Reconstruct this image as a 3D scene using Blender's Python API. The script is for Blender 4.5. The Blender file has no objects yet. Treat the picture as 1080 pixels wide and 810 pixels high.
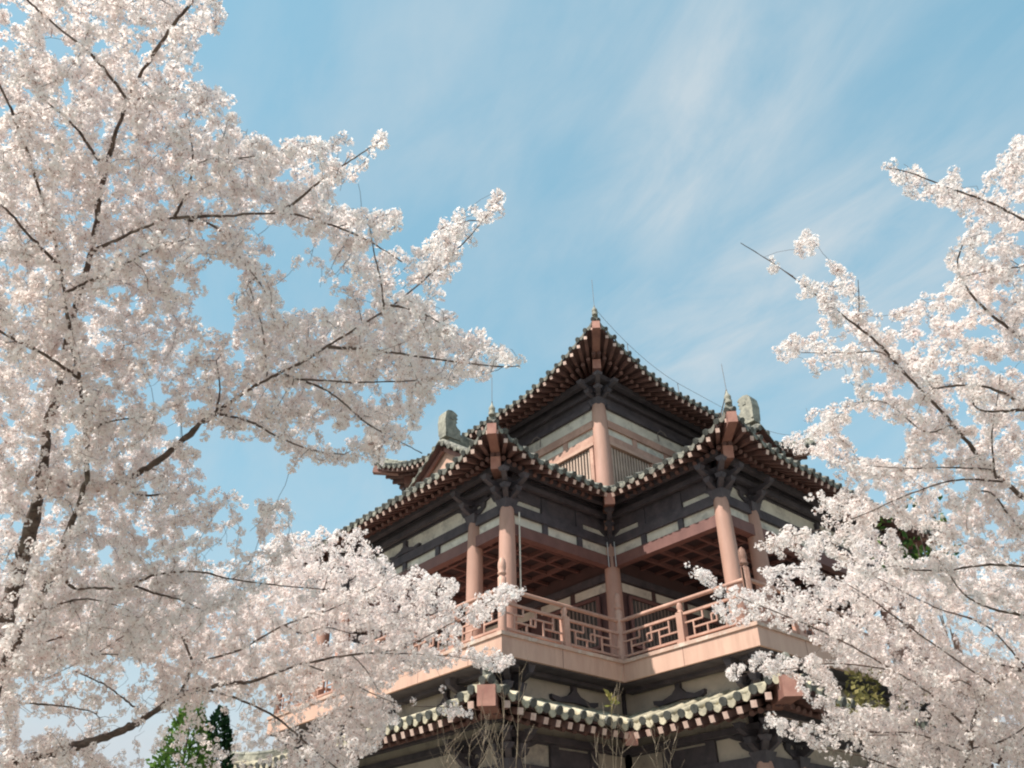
import bpy, math, random
import numpy as np
from math import radians, sin, cos, pi, atan2, sqrt

# ------------------------------------------------------------------ camera, world, sun, exposure
scene = bpy.context.scene
col = scene.collection
ZB = 6.46                                   # height of the balcony floor above the ground
CAM = np.array([-18.3141, -16.7373, ZB - 4.85595])
AZ = pi / 4 + 0.06315; PITCH = radians(33.5154); ROLL = -0.017; FPX = 880.45
FW = np.array([cos(AZ) * cos(PITCH), sin(AZ) * cos(PITCH), sin(PITCH)])
RT = np.array([sin(AZ), -cos(AZ), 0.0]); UP = np.cross(RT, FW)
RT, UP = cos(ROLL) * RT + sin(ROLL) * UP, cos(ROLL) * UP - sin(ROLL) * RT


def at(x, y, t):
    """point seen at photograph pixel (x, y), t metres in front of the camera"""
    return CAM + t * (FW + RT * (x - 540) / FPX - UP * (y - 405) / FPX)


cam_data = bpy.data.cameras.new("camera")
cam_data.sensor_width = 36; cam_data.lens = FPX / 1080 * 36
cam_data.clip_start = 0.1; cam_data.clip_end = 5000
cam = bpy.data.objects.new("camera", cam_data); col.objects.link(cam)
from mathutils import Matrix, Vector
cam.matrix_world = Matrix(((RT[0], UP[0], -FW[0], CAM[0]), (RT[1], UP[1], -FW[1], CAM[1]),
                           (RT[2], UP[2], -FW[2], CAM[2]), (0, 0, 0, 1)))
scene.camera = cam

SUN_AZ = radians(172.0)                     # direction TO the sun in the xy plane, measured from +X
SUN_EL = radians(52.0)
sun_data = bpy.data.lights.new("sun", 'SUN'); sun_data.energy = 4.7; sun_data.angle = radians(0.55)
sun_data.color = (1.0, 0.93, 0.83)
sun = bpy.data.objects.new("sun", sun_data); col.objects.link(sun)
sd = Vector((cos(SUN_AZ) * cos(SUN_EL), sin(SUN_AZ) * cos(SUN_EL), sin(SUN_EL)))
sun.rotation_euler = sd.to_track_quat('Z', 'Y').to_euler()

world = bpy.data.worlds.new("World"); scene.world = world; world.use_nodes = True
wn = world.node_tree.nodes; wl = world.node_tree.links
wn.clear()
W_out = wn.new('ShaderNodeOutputWorld'); W_bg = wn.new('ShaderNodeBackground')
W_bg.inputs['Strength'].default_value = 0.15
sky = wn.new('ShaderNodeTexSky'); sky.sky_type = 'NISHITA'; sky.sun_disc = False
sky.sun_elevation = SUN_EL; sky.sun_rotation = radians(90) - SUN_AZ
sky.air_density = 1.0; sky.dust_density = 1.6; sky.ozone_density = 1.6; sky.altitude = 50


def wmath(op, a, b=None, c=None):
    n = wn.new('ShaderNodeMath'); n.operation = op
    for i, v in enumerate((a, b, c)):
        if v is None: continue
        if isinstance(v, (int, float)): n.inputs[i].default_value = v
        else: wl.new(v, n.inputs[i])
    return n.outputs[0]


tc = wn.new('ShaderNodeTexCoord'); sep = wn.new('ShaderNodeSeparateXYZ')
wl.new(tc.outputs['Generated'], sep.inputs[0])
zc_ = wmath('MAXIMUM', sep.outputs['Z'], 0.03)
PX = wmath('DIVIDE', sep.outputs['X'], zc_); PY = wmath('DIVIDE', sep.outputs['Y'], zc_)   # plane of the high clouds


def cloud_pt(x, y):
    d = FW + RT * (x - 540) / FPX - UP * (y - 405) / FPX
    return np.array([d[0] / d[2], d[1] / d[2]])


def streak(a, b, width, tail, strength):
    """a wisp of cirrus between two directions of the sky: soft band across, faded along"""
    pa, pb = cloud_pt(*a), cloud_pt(*b); u = pb - pa; L = np.linalg.norm(u); u = u / L; v = np.array([-u[1], u[0]])
    m = (pa + pb) / 2
    al = wmath('ADD', wmath('MULTIPLY', wmath('SUBTRACT', PX, float(m[0])), float(u[0])), wmath('MULTIPLY', wmath('SUBTRACT', PY, float(m[1])), float(u[1])))
    ac_ = wmath('ADD', wmath('MULTIPLY', wmath('SUBTRACT', PX, float(m[0])), float(v[0])), wmath('MULTIPLY', wmath('SUBTRACT', PY, float(m[1])), float(v[1])))
    comb = wn.new('ShaderNodeCombineXYZ')
    wl.new(wmath('MULTIPLY', al, 2.2), comb.inputs[0]); wl.new(wmath('MULTIPLY', ac_, 5.0), comb.inputs[1])
    no = wn.new('ShaderNodeTexNoise'); no.inputs['Scale'].default_value = 1.3; no.inputs['Detail'].default_value = 7
    no.inputs['Roughness'].default_value = 0.6; no.inputs['Distortion'].default_value = 0.45
    wl.new(comb.outputs[0], no.inputs['Vector'])
    e1 = wmath('EXPONENT', wmath('MULTIPLY', wmath('POWER', wmath('ABSOLUTE', wmath('DIVIDE', ac_, width)), 2.0), -1.0))
    e2 = wmath('EXPONENT', wmath('MULTIPLY', wmath('POWER', wmath('ABSOLUTE', wmath('DIVIDE', al, L * tail)), 4.0), -1.0))
    nn = wn.new('ShaderNodeMapRange'); nn.inputs['From Min'].default_value = 0.28; nn.inputs['From Max'].default_value = 0.80
    wl.new(no.outputs['Fac'], nn.inputs['Value'])
    return wmath('MULTIPLY', wmath('MULTIPLY', wmath('MULTIPLY', e1, e2), nn.outputs[0]), strength)


cl = streak((665, 270), (850, -40), 0.17, 0.55, 1.15)
for s_ in (streak((690, 400), (1040, 180), 0.30, 0.55, 1.25), streak((400, 180), (600, -20), 0.22, 0.6, 0.45),
           streak((560, 130), (760, -60), 0.22, 0.6, 0.5)):
    cl = wmath('MAXIMUM', cl, s_)
# thin veil of high cloud everywhere, combed along the main wisp
pa_, pb_ = cloud_pt(660, 270), cloud_pt(850, -20); uu = (pb_ - pa_) / np.linalg.norm(pb_ - pa_)
cv_ = wn.new('ShaderNodeCombineXYZ')
wl.new(wmath('MULTIPLY', wmath('ADD', wmath('MULTIPLY', PX, float(uu[0])), wmath('MULTIPLY', PY, float(uu[1]))), 1.5), cv_.inputs[0])
wl.new(wmath('MULTIPLY', wmath('SUBTRACT', wmath('MULTIPLY', PY, float(uu[0])), wmath('MULTIPLY', PX, float(uu[1]))), 3.4), cv_.inputs[1])
nv = wn.new('ShaderNodeTexNoise'); nv.inputs['Scale'].default_value = 1.6; nv.inputs['Detail'].default_value = 8; nv.inputs['Roughness'].default_value = 0.56; nv.inputs['Distortion'].default_value = 0.35
wl.new(cv_.outputs[0], nv.inputs['Vector'])
vr = wn.new('ShaderNodeMapRange'); vr.inputs['From Min'].default_value = 0.40; vr.inputs['From Max'].default_value = 0.80; vr.inputs['To Max'].default_value = 0.44
wl.new(nv.outputs['Fac'], vr.inputs['Value']); cl = wmath('MINIMUM', wmath('ADD', cl, vr.outputs[0]), 0.92)
mx = wn.new('ShaderNodeMix'); mx.data_type = 'RGBA'
tint = wn.new('ShaderNodeMix'); tint.data_type = 'RGBA'; tint.blend_type = 'MULTIPLY'; tint.inputs[0].default_value = 1.0
wl.new(sky.outputs[0], tint.inputs[6]); tint.inputs[7].default_value = (1.22, 1.42, 1.10, 1)
# pale haze low over the horizon
hz = wmath('MULTIPLY', wmath('POWER', wmath('SUBTRACT', 1.0, wmath('MINIMUM', wmath('MAXIMUM', sep.outputs['Z'], 0.0), 1.0)), 3.0), 0.75)
low_ = wmath('POWER', wmath('SUBTRACT', 1.0, wmath('MINIMUM', wmath('MAXIMUM', sep.outputs['Z'], 0.0), 1.0)), 8.0)
hz = wmath('MINIMUM', wmath('ADD', hz, wmath('MULTIPLY', low_, 2.6)), 1.0)
hm = wn.new('ShaderNodeMix'); hm.data_type = 'RGBA'; wl.new(hz, hm.inputs[0]); 
flat = wn.new('ShaderNodeMix'); flat.data_type = 'RGBA'; flat.inputs[0].default_value = 0.55
wl.new(tint.outputs[2], flat.inputs[6]); flat.inputs[7].default_value = (1.18, 2.46, 3.25, 1); wl.new(flat.outputs[2], hm.inputs[6])
hm.inputs[7].default_value = (2.9, 3.2, 3.4, 1)
wl.new(cl, mx.inputs[0]); wl.new(hm.outputs[2], mx.inputs[6]); mx.inputs[7].default_value = (2.6, 3.05, 3.35, 1)
wl.new(mx.outputs[2], W_bg.inputs['Color']); wl.new(W_bg.outputs[0], W_out.inputs[0])

scene.view_settings.view_transform = 'Standard'; scene.view_settings.look = 'None'
scene.view_settings.gamma = 1.0; scene.view_settings.use_curve_mapping = False
scene.view_settings.exposure = 0.57
scene.render.engine = 'CYCLES'
scene.cycles.filter_width = 2.1
scene.cycles.max_bounces = 14; scene.cycles.diffuse_bounces = 9; scene.cycles.transmission_bounces = 10
rng = np.random.default_rng(7); random.seed(7)


# ------------------------------------------------------------------ materials
def mat(name, c0, c1=None, scale=3.0, rough=0.6, detail=6, bump=0.0, stretch=(1, 1, 1), spec=0.3, lo=0.35, hi=0.65, c2=None, s2=0.7):
    m = bpy.data.materials.new(name); m.use_nodes = True
    nt = m.node_tree; b = nt.nodes['Principled BSDF']
    b.inputs['Roughness'].default_value = rough; b.inputs['Specular IOR Level'].default_value = spec
    if c1 is None: c1 = tuple(x * 0.8 for x in c0)
    tx = nt.nodes.new('ShaderNodeTexCoord'); mp = nt.nodes.new('ShaderNodeMapping'); mp.inputs['Scale'].default_value = stretch
    nt.links.new(tx.outputs['Object'], mp.inputs[0])
    n = nt.nodes.new('ShaderNodeTexNoise'); n.inputs['Scale'].default_value = scale; n.inputs['Detail'].default_value = detail
    n.inputs['Roughness'].default_value = 0.62
    nt.links.new(mp.outputs[0], n.inputs['Vector'])
    r = nt.nodes.new('ShaderNodeValToRGB'); r.color_ramp.elements[0].position = lo; r.color_ramp.elements[1].position = hi
    r.color_ramp.elements[0].color = (*c1, 1); r.color_ramp.elements[1].color = (*c0, 1)
    nt.links.new(n.outputs['Fac'], r.inputs[0])
    out = r.outputs[0]
    if c2 is not None:                       # patches of wear with their own colour
        n2 = nt.nodes.new('ShaderNodeTexNoise'); n2.inputs['Scale'].default_value = s2; n2.inputs['Detail'].default_value = 9
        n2.inputs['Roughness'].default_value = 0.75
        nt.links.new(mp.outputs[0], n2.inputs['Vector'])
        r2 = nt.nodes.new('ShaderNodeValToRGB'); r2.color_ramp.elements[0].position = 0.50; r2.color_ramp.elements[1].position = 0.66
        nt.links.new(n2.outputs['Fac'], r2.inputs[0])
        mm = nt.nodes.new('ShaderNodeMix'); mm.data_type = 'RGBA'
        nt.links.new(r2.outputs[0], mm.inputs[0]); nt.links.new(out, mm.inputs[6]); mm.inputs[7].default_value = (*c2, 1)
        out = mm.outputs[2]
    nt.links.new(out, b.inputs['Base Color'])
    if bump:
        bp = nt.nodes.new('ShaderNodeBump'); bp.inputs['Strength'].default_value = bump; bp.inputs['Distance'].default_value = 0.02
        nt.links.new(n.outputs['Fac'], bp.inputs['Height']); nt.links.new(bp.outputs[0], b.inputs['Normal'])
    return m


M_salmon = mat('salmon_paint', (.47, .28, .22), (.37, .21, .165), 1.6, .55, bump=.08, c2=(.62, .38, .30), s2=1.1)
M_fascia = mat('fascia_paint', (.575, .375, .295), (.49, .305, .24), 2.2, .65, bump=.15, c2=(.43, .265, .21), s2=1.6, stretch=(1.3, 1.3, .22))
M_column = mat('column_paint', (.47, .28, .222), (.37, .212, .167), 2.6, .6, stretch=(1, 1, .2), bump=.08, c2=(.52, .30, .245), s2=2.0)
M_beam = mat('red_beam_paint', (.20, .10, .088), (.14, .068, .062), 2.0, .6, bump=.1)
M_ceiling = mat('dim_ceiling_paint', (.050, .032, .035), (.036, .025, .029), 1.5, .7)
M_mould = mat('weathered_moulding', (.52, .35, .28), (.43, .285, .23), 3.0, .75, bump=.15, c2=(.60, .56, .49), s2=1.7)
M_slat_up = mat('cream_window_slat', (.58, .43, .35), (.44, .32, .26), 3.0, .7)
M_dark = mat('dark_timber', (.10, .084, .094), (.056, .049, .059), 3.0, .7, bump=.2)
M_rafter = mat('rafter_paint', (.20, .108, .095), (.115, .064, .060), 4.0, .65, bump=.15)
M_rafter_end = mat('rafter_end_paint', (.70, .52, .45), (.50, .33, .28), 9.0, .6)
M_hip = mat('hip_rafter_paint', (.30, .15, .12), (.20, .095, .08), 3.0, .6, bump=.12)
M_board = mat('eave_board_paint', (.12, .065, .058), (.075, .042, .042), 2.5, .7, bump=.1)
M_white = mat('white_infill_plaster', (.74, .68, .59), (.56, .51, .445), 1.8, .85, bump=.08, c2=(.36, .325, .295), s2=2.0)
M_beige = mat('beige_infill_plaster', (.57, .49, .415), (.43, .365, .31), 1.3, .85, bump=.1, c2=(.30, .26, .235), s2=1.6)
M_tile = mat('grey_green_roof_tile', (.20, .185, .155), (.085, .08, .072), 6.0, .6, bump=.3, c2=(.36, .35, .29), s2=3.0)
M_tile_low = mat('lichen_roof_tile', (.50, .44, .33), (.25, .225, .175), 5.0, .75, bump=.3, c2=(.60, .54, .40), s2=2.2)
M_roundel = mat('dark_end_tile', (.115, .115, .105), (.06, .06, .058), 8.0, .7, bump=.2)
M_ridge = mat('ridge_tile', (.24, .235, .20), (.12, .12, .105), 5.0, .65, bump=.25, c2=(.52, .49, .40), s2=1.8)
M_ornament = mat('grey_ridge_ornament', (.36, .34, .28), (.17, .165, .145), 7.0, .7, bump=.3)
M_window = mat('painted_window_slat', (.24, .18, .155), (.17, .125, .11), 3.0, .6)
M_glass = mat('dark_window_paper', (.10, .09, .085), (.07, .065, .06), 2.0, .4)
M_win_dark = mat('dark_red_wall', (.11, .058, .055), (.075, .042, .042), 2.0, .6)
M_metal = mat('weathered_wire', (.22, .17, .15), (.14, .11, .10), 8, .5)
M_bark = mat('cherry_bark', (.135, .095, .078), (.060, .043, .038), 14.0, .85, bump=.5, stretch=(1, 1, 2.5), c2=(.20, .165, .14), s2=5.0)
M_twig = mat('cherry_twig', (.125, .075, .062), (.065, .042, .038), 9.0, .8)
M_reed = mat('bare_stem', (.44, .36, .27), (.26, .20, .15), 8.0, .8)
M_ground = mat('pale_bounce_ground', (.27, .255, .22), (.17, .165, .13), .5, .95, bump=.4)  # unseen ground, made pale to bounce light up into blossom and eaves


def leafy(name, cols, trans=0.35, rough=0.55, attr='tint'):
    m = bpy.data.materials.new(name); m.use_nodes = True; nt = m.node_tree
    out = nt.nodes['Material Output']; nt.nodes.remove(nt.nodes['Principled BSDF'])
    a = nt.nodes.new('ShaderNodeAttribute'); a.attribute_name = attr
    r = nt.nodes.new('ShaderNodeValToRGB')
    while len(r.color_ramp.elements) < len(cols): r.color_ramp.elements.new(0.5)
    for i, c in enumerate(cols):
        r.color_ramp.elements[i].position = i / (len(cols) - 1); r.color_ramp.elements[i].color = (*c, 1)
    nt.links.new(a.outputs['Fac'], r.inputs[0])
    d = nt.nodes.new('ShaderNodeBsdfDiffuse'); t = nt.nodes.new('ShaderNodeBsdfTranslucent'); x = nt.nodes.new('ShaderNodeMixShader')
    x.inputs[0].default_value = trans
    nt.links.new(r.outputs[0], d.inputs[0]); nt.links.new(r.outputs[0], t.inputs[0])
    nt.links.new(d.outputs[0], x.inputs[1]); nt.links.new(t.outputs[0], x.inputs[2]); nt.links.new(x.outputs[0], out.inputs[0])
    return m


M_petal = leafy('cherry_petal', [(.87, .68, .675), (.915, .82, .80), (.925, .87, .85), (.93, .885, .87)], .53)
M_calyx = leafy('cherry_calyx', [(.24, .10, .08), (.30, .15, .10), (.34, .22, .12)], .2)
M_conifer = leafy('conifer_spray', [(.06, .13, .03), (.11, .20, .045), (.17, .28, .07)], .25)
M_conifer_d = leafy('dark_conifer_spray', [(.012, .032, .018), (.02, .05, .025), (.035, .075, .03)], .2)
M_leaf_dark = leafy('evergreen_leaf', [(.02, .04, .015), (.035, .07, .02), (.10, .16, .04)], .25)
M_olive = leafy('olive_leaf', [(.07, .065, .03), (.14, .13, .05), (.26, .23, .10)], .25)
M_leaf = leafy('shrub_leaf', [(.05, .09, .02), (.10, .15, .03), (.20, .22, .06)], .3)


# ------------------------------------------------------------------ mesh helpers
class MB:
    def __init__(s): s.v = []; s.f = []; s.m = []; s.sm = []

    def add(s, vs, fs, mi=0, smooth=False):
        b = len(s.v); s.v += [tuple(map(float, p)) for p in vs]
        for f in fs: s.f.append(tuple(i + b for i in f)); s.m.append(mi); s.sm.append(smooth)

    def box(s, lo, hi, mi=0):
        x0, y0, z0 = [min(a, b) for a, b in zip(lo, hi)]; x1, y1, z1 = [max(a, b) for a, b in zip(lo, hi)]
        s.add([(x0, y0, z0), (x1, y0, z0), (x1, y1, z0), (x0, y1, z0), (x0, y0, z1), (x1, y0, z1), (x1, y1, z1), (x0, y1, z1)],
              [(3, 2, 1, 0), (4, 5, 6, 7), (0, 1, 5, 4), (1, 2, 6, 5), (2, 3, 7, 6), (3, 0, 4, 7)], mi)

    def beam(s, p0, p1, w, h, mi=0, end_mi=None, taper=1.0, up=(0, 0, 1)):
        p0, p1 = np.array(p0, float), np.array(p1, float); d = p1 - p0; d /= np.linalg.norm(d)
        side = np.cross(d, np.array(up, float)); side /= np.linalg.norm(side); u = np.cross(side, d)
        vs = []
        for p, k in ((p0, 1.0), (p1, taper)):
            for a, b in ((-1, -1), (1, -1), (1, 1), (-1, 1)): vs.append(p + side * a * w * k / 2 + u * b * h * k / 2)
        s.add(vs, [(0, 1, 5, 4), (1, 2, 6, 5), (2, 3, 7, 6), (3, 0, 4, 7)], mi)
        s.add(vs[:4], [(3, 2, 1, 0)], mi if end_mi is None else end_mi); s.add(vs[4:], [(0, 1, 2, 3)], mi)

    def tube(s, pts, rad, n=8, mi=0, cap=True, smooth=True, cap_mi=None):
        pts = np.array(pts, float); k = len(pts)
        rad = np.full(k, rad, float) if np.isscalar(rad) else np.array(rad, float)
        tg = np.gradient(pts, axis=0); tg /= np.linalg.norm(tg, axis=1)[:, None] + 1e-12
        ref = np.array([0, 0, 1.0]) if abs(tg[0][2]) < .9 else np.array([1.0, 0, 0])
        a = np.cross(tg[0], ref); a /= np.linalg.norm(a); vs = []
        for i in range(k):
            a = a - tg[i] * (a @ tg[i]); a /= np.linalg.norm(a) + 1e-12; b = np.cross(tg[i], a)
            for j in range(n): vs.append(pts[i] + rad[i] * (a * cos(2 * pi * j / n) + b * sin(2 * pi * j / n)))
        fs = [(i * n + j, i * n + (j + 1) % n, (i + 1) * n + (j + 1) % n, (i + 1) * n + j) for i in range(k - 1) for j in range(n)]
        s.add(vs, fs, mi, smooth)
        if cap:
            cm = mi if cap_mi is None else cap_mi
            s.add(vs[:n], [tuple(range(n))[::-1]], cm); s.add(vs[-n:], [tuple(range(n))], mi)

    def lathe(s, base, prof, n=16, mi=0):
        s.tube([(base[0], base[1], base[2] + z) for r, z in prof], [max(r, 1e-3) for r, z in prof], n, mi)

    def prism(s, poly, axis_o, u, v, w, th, mi=0):
        """polygon (u,v coordinates) extruded by th along w, centred"""
        o, u, v, w = [np.array(q, float) for q in (axis_o, u, v, w)]
        n = len(poly); vs = [o + u * a + v * b - w * th / 2 for a, b in poly] + [o + u * a + v * b + w * th / 2 for a, b in poly]
        s.add(vs, [tuple(range(n))[::-1], tuple(range(n, 2 * n))] + [(i, (i + 1) % n, n + (i + 1) % n, n + i) for i in range(n)], mi)

    def build(s, name, mats, parent=None):
        me = bpy.data.meshes.new(name); me.from_pydata(s.v, [], s.f)
        for m in (mats if isinstance(mats, (list, tuple)) else [mats]): me.materials.append(m)
        me.polygons.foreach_set('material_index', s.m); me.polygons.foreach_set('use_smooth', s.sm); me.update()
        o = bpy.data.objects.new(name, me); col.objects.link(o)
        if parent is not None: o.parent = parent; o.matrix_parent_inverse = root_inv(parent)
        return o


def root_inv(p):
    """meshes are written in world coordinates: cancel the offset of a top-level Empty"""
    return Matrix.Translation(-p.location) if p.parent is None else Matrix.Identity(4)


def thing(name, label, cat, loc=(0, 0, 0), group=None):
    o = bpy.data.objects.new(name, None); col.objects.link(o); o.location = loc; o.empty_display_size = .3
    o['label'] = label; o['category'] = cat
    if group: o['group'] = group
    return o


def fast_mesh(name, V, F, mats, parent=None, mi=None, tint=None, smooth=False):
    """V (n,3); F list of (array k x c) face index blocks; per-face material index and tint"""
    me = bpy.data.meshes.new(name); me.vertices.add(len(V)); me.vertices.foreach_set('co', np.ascontiguousarray(V, dtype=np.float32).ravel())
    tot = np.concatenate([np.full(len(b), b.shape[1], np.int32) for b in F]); idx = np.concatenate([b.ravel() for b in F]).astype(np.int32)
    me.loops.add(len(idx)); me.loops.foreach_set('vertex_index', idx)
    me.polygons.add(len(tot)); st = np.concatenate([[0], np.cumsum(tot)[:-1]]).astype(np.int32)
    me.polygons.foreach_set('loop_start', st)
    try: me.polygons.foreach_set('loop_total', tot)
    except Exception: pass
    for m in mats: me.materials.append(m)
    if mi is not None: me.polygons.foreach_set('material_index', np.asarray(mi, np.int32))
    if tint is not None:
        at_ = me.attributes.new('tint', 'FLOAT', 'FACE'); at_.data.foreach_set('value', np.asarray(tint, np.float32))
    me.polygons.foreach_set('use_smooth', np.full(len(tot), smooth))
    me.update(calc_edges=True); me.validate()
    o = bpy.data.objects.new(name, me); col.objects.link(o)
    if parent is not None: o.parent = parent; o.matrix_parent_inverse = root_inv(parent)
    return o


# ------------------------------------------------------------------ the ground
g = MB(); g.add([(-2500, -2500, 0), (2500, -2500, 0), (2500, 2500, 0), (-2500, 2500, 0)], [(0, 1, 2, 3)])
ground = g.build('ground', M_ground); ground['kind'] = 'structure'

# ------------------------------------------------------------------ the pagoda
# Greek-cross plan; every arm is built in the frame of the arm that points to -X and turned by k quarter turns.
WB, AB = 4.69, 8.07          # balcony edge: half width of an arm, reach of an arm
WC, AC = 3.88, 7.20          # column lines
WM, AM = 4.80, 8.38          # middle eave
TE = 5.10                    # upper eave (square)
WL, AL = 5.06, 8.72          # lower eave
pagoda = thing('pagoda', 'red timber pagoda with three tiers of upturned tiled eaves and a railed balcony', 'pagoda', (0, 0, 0))


def rot(k, p):
    x, y = p[0], p[1]
    for _ in range(k % 4): x, y = -y, x
    return np.array([x, y, p[2]]) if len(p) > 2 else np.array([x, y])


def W(k, x, y, z): return rot(k, (x, y, z + ZB))


def kbox(mb, k, lo, hi, mi=0):
    mb.box(W(k, *lo), W(k, *hi), mi)


def part(mb, name, mats, parent=pagoda, label=None):
    o = mb.build(name, mats, parent)
    if label: o['label'] = label
    return o


CAMV = CAM


class Side:
    """one eave side of a roof: P0 -> P1 along the eave, inward normal to the left"""
    def __init__(s, P0, P1, n, c0, c1, ze, lift, R, sl, cv, dmax, cap0=None, cap1=None, flare=0.10):
        s.P0, s.P1, s.n = np.array(P0, float), np.array(P1, float), np.array(n, float)
        s.L = np.linalg.norm(s.P1 - s.P0); s.u = (s.P1 - s.P0) / s.L
        s.c0, s.c1, s.ze, s.lift, s.R, s.sl, s.cv, s.dmax, s.cap0, s.cap1, s.flare = c0, c1, ze, lift, R, sl, cv, dmax, cap0, cap1, flare

    def lim(s, d):
        a = d if s.c0 == 'c' else -d; b = d if s.c1 == 'c' else -d
        if s.cap0 is not None: a = min(a, s.cap0) if s.c0 == 'c' else max(a, -s.cap0)
        if s.cap1 is not None: b = min(b, s.cap1) if s.c1 == 'c' else max(b, -s.cap1)
        return a, s.L - b

    def pt(s, q, d, dz=0.0, out=0.0):
        z = s.ze + s.sl * d + s.cv * d * d; xy = s.P0 + s.u * q + s.n * d
        for c, dist, along in ((s.c0, q, -s.u), (s.c1, s.L - q, s.u)):
            if c == 'c':
                w = max(0., 1 - max(dist, 0) / s.R) ** 2 * max(0., 1 - max(d, 0) / s.R) ** 1.5
                z += s.lift * w; xy = xy + (along - s.n) * s.flare * w
        return np.array([xy[0], xy[1], z + dz + ZB])


def sheet(mb, side, nd, ns, mi_top=0, mi_bot=1, th=0.09, gap=0.02):
    ds = np.linspace(0, side.dmax, nd + 1); top = []; bot = []
    for d in ds:
        a, b = side.lim(d)
        for i in range(ns + 1):
            q = a + (b - a) * i / ns
            top.append(side.pt(q, d)); bot.append(side.pt(q, d, -th))
    w = ns + 1
    fs = [(r * w + i, r * w + i + 1, (r + 1) * w + i + 1, (r + 1) * w + i) for r in range(nd) for i in range(ns)]
    mb.add(top, fs, mi_top, True); mb.add(bot, [f[::-1] for f in fs], mi_bot, False)
    vs = top[:w] + bot[:w]
    mb.add(vs, [(i, w + i, w + i + 1, i + 1) for i in range(ns)], mi_bot)


def tile_rows(mb, side, sp, r=0.075, drop=0.11):
    n = int(round((side.L - 0.1) / sp)); sp = (side.L - 0.1) / n
    ext0 = side.cap0 if side.cap0 else side.dmax; ext1 = side.cap1 if side.cap1 else side.dmax
    i0 = -int(ext0 / sp) if side.c0 == 'r' else 0; i1 = n + (int(ext1 / sp) if side.c1 == 'r' else 0)
    for i in range(i0, i1 + 1):
        q = 0.05 + i * sp
        d0 = 0.0
        if q < 0: d0 = -q
        if q > side.L: d0 = q - side.L
        d1 = side.dmax
        if side.c0 == 'c' and (side.cap0 is None or q < side.cap0): d1 = min(d1, q)
        if side.c1 == 'c' and (side.cap1 is None or side.L - q < side.cap1): d1 = min(d1, side.L - q)
        if d1 - d0 < 0.08: d1 = d0 + 0.12
        k = max(2, int((d1 - d0) / 0.45) + 1)
        jz = random.gauss(0, .010); q += random.gauss(0, .008)
        pts = [side.pt(q, d, 0.035 + jz) for d in np.linspace(d0 - (0.04 if d0 == 0 else 0), d1, k)]
        mb.tube(pts, r, 8, 0)
        if d0 == 0.0:                                                  # round end tile and the drip tile beside it
            p = side.pt(q, -0.045, 0.03 + jz); p2 = side.pt(q, -0.075 + random.gauss(0, .012), 0.028 + jz)
            mb.tube([p2, p], [r * random.uniform(1.04, 1.2)] * 2, 10, 2, smooth=False)
            if i < n:
                qm = q + sp / 2; o = side.pt(qm, -0.03, -0.005); u = np.array([*side.u, 0.0])
                tilt = side.pt(qm + .1, 0) - side.pt(qm - .1, 0); u = tilt / np.linalg.norm(tilt)
                hw = sp / 2 - r * .75
                mb.prism([(-hw, .045), (-hw, -.02), (-hw * .6, -drop * .75), (0, -drop), (hw * .6, -drop * .75), (hw, -.02), (hw, .045), (0, 0.01)],
                         o, u, (0, 0, 1), np.array([-side.n[0], -side.n[1], 0.0]), .03, 0)


RAFT = []        # (distance, builder) for individual rafters


def rafters(side, sp, fan, fly_len, raf_in, root, owner_list, fh=.10, fw=.085, rr=.055, off=0.10, two=True, drop=.0):
    n = int(round(side.L / sp)); spn = side.L / n
    for i in range(n):
        q = (i + .5) * spn
        P = None
        for c, dist, base, sg in ((side.c0, q, 0.0, 1), (side.c1, side.L - q, side.L, -1)):
            if c == 'c' and dist < fan: P = (base + sg * fan, fan * 1.0)
        d_in = raf_in
        if P is None: q_at = lambda d, q=q: q
        else: q_at = lambda d, q=q, P=P: q + (P[0] - q) * d / P[1]; 
        if P is not None: d_in = min(raf_in, P[1] * .93)
        # keep clear of the hip rafter
        mb = MB()
        p0 = side.pt(q_at(-.01), -.01, -.155 - drop); p1 = side.pt(q_at(fly_len), fly_len, -.155 - drop)
        mb.beam(p0, p1, fw, fh, 0, 1)
        mb2 = None
        if two:
            mb2 = MB(); p0b = side.pt(q_at(off + .38), off + .38, -.275 - drop); p1b = side.pt(q_at(d_in), d_in, -.275 - drop)
            mb2.tube([p0b, p1b], rr, 8, 0, cap_mi=1)
        dist = np.linalg.norm(p0 - CAM) + (0 if side.n @ (side.P0 - CAM[:2]) > 0 else 60)
        owner_list.append((dist, root, mb, mb2))


def hip_rafter(side_a, at_start, mbs, parent, dz=-.20, w=.2, reach=1.75, s_mid=.75, block=0):
    """the two stacked beams under a hip, from the tip inwards"""
    def hp(d, z):
        q = d if at_start else side_a.L - d
        return side_a.pt(q, d, z)
    m = MB(); m.beam(hp(-.05, dz), hp(s_mid + .2, dz), w, .25 + block, 0, 1); part(m, 'hip_rafter', [M_hip, M_hip_end], parent)
    if block: return
    m = MB(); m.beam(hp(s_mid - .18, dz - .29), hp(reach, dz - .36), w * 1.1, .28, 0, 1); part(m, 'hip_rafter', [M_hip, M_hip_end], parent)


M_hip_end = mat('hip_end_sunlit', (.46, .24, .19), (.34, .16, .13), 5.0, .6)  # hip and valley beam ends: sunlight painted in as a lighter red


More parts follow.
